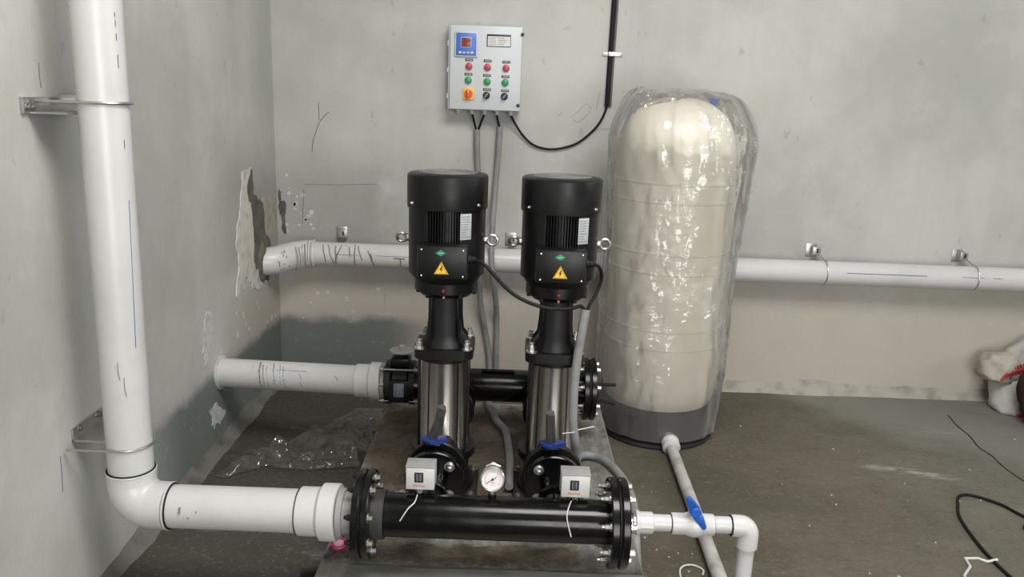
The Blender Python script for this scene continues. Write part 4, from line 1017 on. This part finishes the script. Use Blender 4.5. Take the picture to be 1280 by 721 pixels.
b.lathe([(.014, 0), (.020, 0), (.0215, .002), (.0215, .016), (.019, .018), (.016, .016), (.016, .004), (0, .004)], (-.4500, 1.975, PZ+.010), qx, 28); b.build('rim', M['pink'], pk)
B().lathe([(0, .0045), (.0158, .0045), (.0158, .006), (0, .006)], (-.4500, 1.975, PZ+.010), qx, 24).build('inside', M['pinklight'], pk)
tag(B().box((-.535, 2.03, .010), (.075, .018, .018), .003, Matrix.Rotation(R(14), 3, 'Z')).build('wood_offcut', M['wood']), 'short dark stick on floor at front left corner of plinth', 'stick')
tag(B().prism([(-.775, 2.765, .001), (-.735, 2.74, .001), (-.715, 2.775, .001), (-.745, 2.81, .001)], (0, 0, .012), .003).build('paper_scrap', M['drip']), 'small grey scrap on dark floor near the white run of pipe', 'scrap')
cbl = tag(B().tube([(2.2, 2.50, .006), (1.90, 2.44, .006), (1.80, 2.505, .006), (1.759, 2.595, .006), (1.692, 2.655, .006), (1.64, 2.645, .006), (1.60, 2.58, .006), (1.556, 2.482, .006), (1.525, 2.306, .006), (1.521, 2.148, .006), (1.54, 1.98, .006)], .0052, 10, smooth=7).build('floor_cable', M['rubber']), 'thin black cable looping over the floor at right', 'cable')
tag(B().tube([(2.3, 2.36, .006), (1.90, 2.44, .018), (1.80, 2.47, .016), (1.745, 2.43, .006), (1.76, 2.36, .006), (1.85, 2.33, .006), (2.1, 2.28, .006)], .0052, 10, smooth=7).build('floor_cable', M['rubber']), 'small black cable loop at right edge beside the longer floor cable', 'cable')
tag(B().tube([(1.36, 2.02, .004), (1.384, 2.139, .004), (1.43, 2.19, .004), (1.439, 2.236, .004), (1.481, 2.239, .004), (1.50, 2.222, .004), (1.530, 2.22, .014)], .0042, 8).build('white_string', M['string']), 'white string strip on the floor beside the black cable', 'string')
tag(B().tube([(.523, 2.045, .004), (.523, 2.085, .004), (.530, 2.12, .004), (.55, 2.138, .006), (.577, 2.142, .004), (.597, 2.12, .004), (.59, 2.09, .008)], .003, 8, smooth=4).build('white_string', M['string']), 'thin pale loop of string on floor under the ball valve', 'string')
b = B()
for k in range(50):
    x = random.uniform(.95, 2.4) if k < 40 else random.uniform(.45, .6); y = random.uniform(2.0, 3.4) if k < 40 else random.uniform(2.1, 2.7); s = random.uniform(.0018, .005)
    b.box((x, y, s*.3), (s*random.uniform(.8, 1.8), s, s*.7), 0, Matrix.Rotation(random.uniform(0, 3), 3, 'Z'))
gr = b.build('floor_grit', M['lime'], None, 30, 'stuff'); tag(gr, 'pale cement grit scattered over the open floor', 'grit')

def lump(c, rad, seed, amp=.16, sq=.75, n=28):
    b = B(); bmesh.ops.create_uvsphere(b.b, u_segments=n, v_segments=n//2+4, radius=1)
    for v in b.b.verts:
        d = v.co.normalized(); k = 1+amp*noise.noise(d*1.8+Vector((seed, 0, 0)))+amp*.45*noise.noise(d*5+Vector((0, seed, 0)))
        e = Vector([math.copysign(abs(a)**sq, a) for a in d]); v.co = Vector((e.x*rad[0], e.y*rad[1], e.z*rad[2]))*k
        v.co += Vector(c)
        if v.co.z < .002: v.co.z = .002
        if v.co.y > W-.012: v.co.y = W-.012
    return b
sk = thing('cement_sack', 'white woven sack with red print slumped against back wall at right', 'sack', (2.37, 3.5, 0))
lump((2.365, 3.545, .07), (.105, .09, .115), 3).build('sack_body', M['sack'], sk, 180)
def patch_on(parent, pts, mat, name, d=(0, -.004, 0)):
    B().prism(pts, d, .001).build(name, mat, parent)
patch_on(sk, [(2.33, 3.456, .0), (2.42, 3.45, .0), (2.42, 3.45, .030), (2.34, 3.455, .018)], M['sackred'], 'red_print', (0, -.006, 0))
sk2 = thing('cement_sack', 'cream sack folded on top of the white sack with red lettering', 'sack', (2.30, 3.56, .2))
lump((2.275, 3.555, .205), (.085, .085, .07), 11, .22).build('sack_body', M['creamsack'], sk2, 180)
b = B()
for k in range(7):
    x = 2.245+.013*k; zz = .168+.006*k; b.tube([(x, 3.468, zz+.012*(k % 3)), (x+.012, 3.463, zz+.03), (x+.020, 3.466, zz+.022), (x+.012, 3.470, zz+.05)], .0055, 6, smooth=3)
b.build('red_print', M['sackred'], sk2)
sk3 = thing('cement_sack', 'white sack leaning on back wall behind the dark maroon bundle', 'sack', (2.50, 3.58, 0))
lump((2.46, 3.60, .17), (.13, .07, .165), 21).build('sack_body', M['sack'], sk3, 180)
tag(lump((2.385, 3.355, .165), (.125, .075, .155), 31, .22, .9).build('cloth_bundle', M['maroon'], None, 180), 'dark maroon bundle in front of the sacks at right edge', 'bundle')

for o in list(scene.objects):
    if 'build_at' in o: del o['build_at']
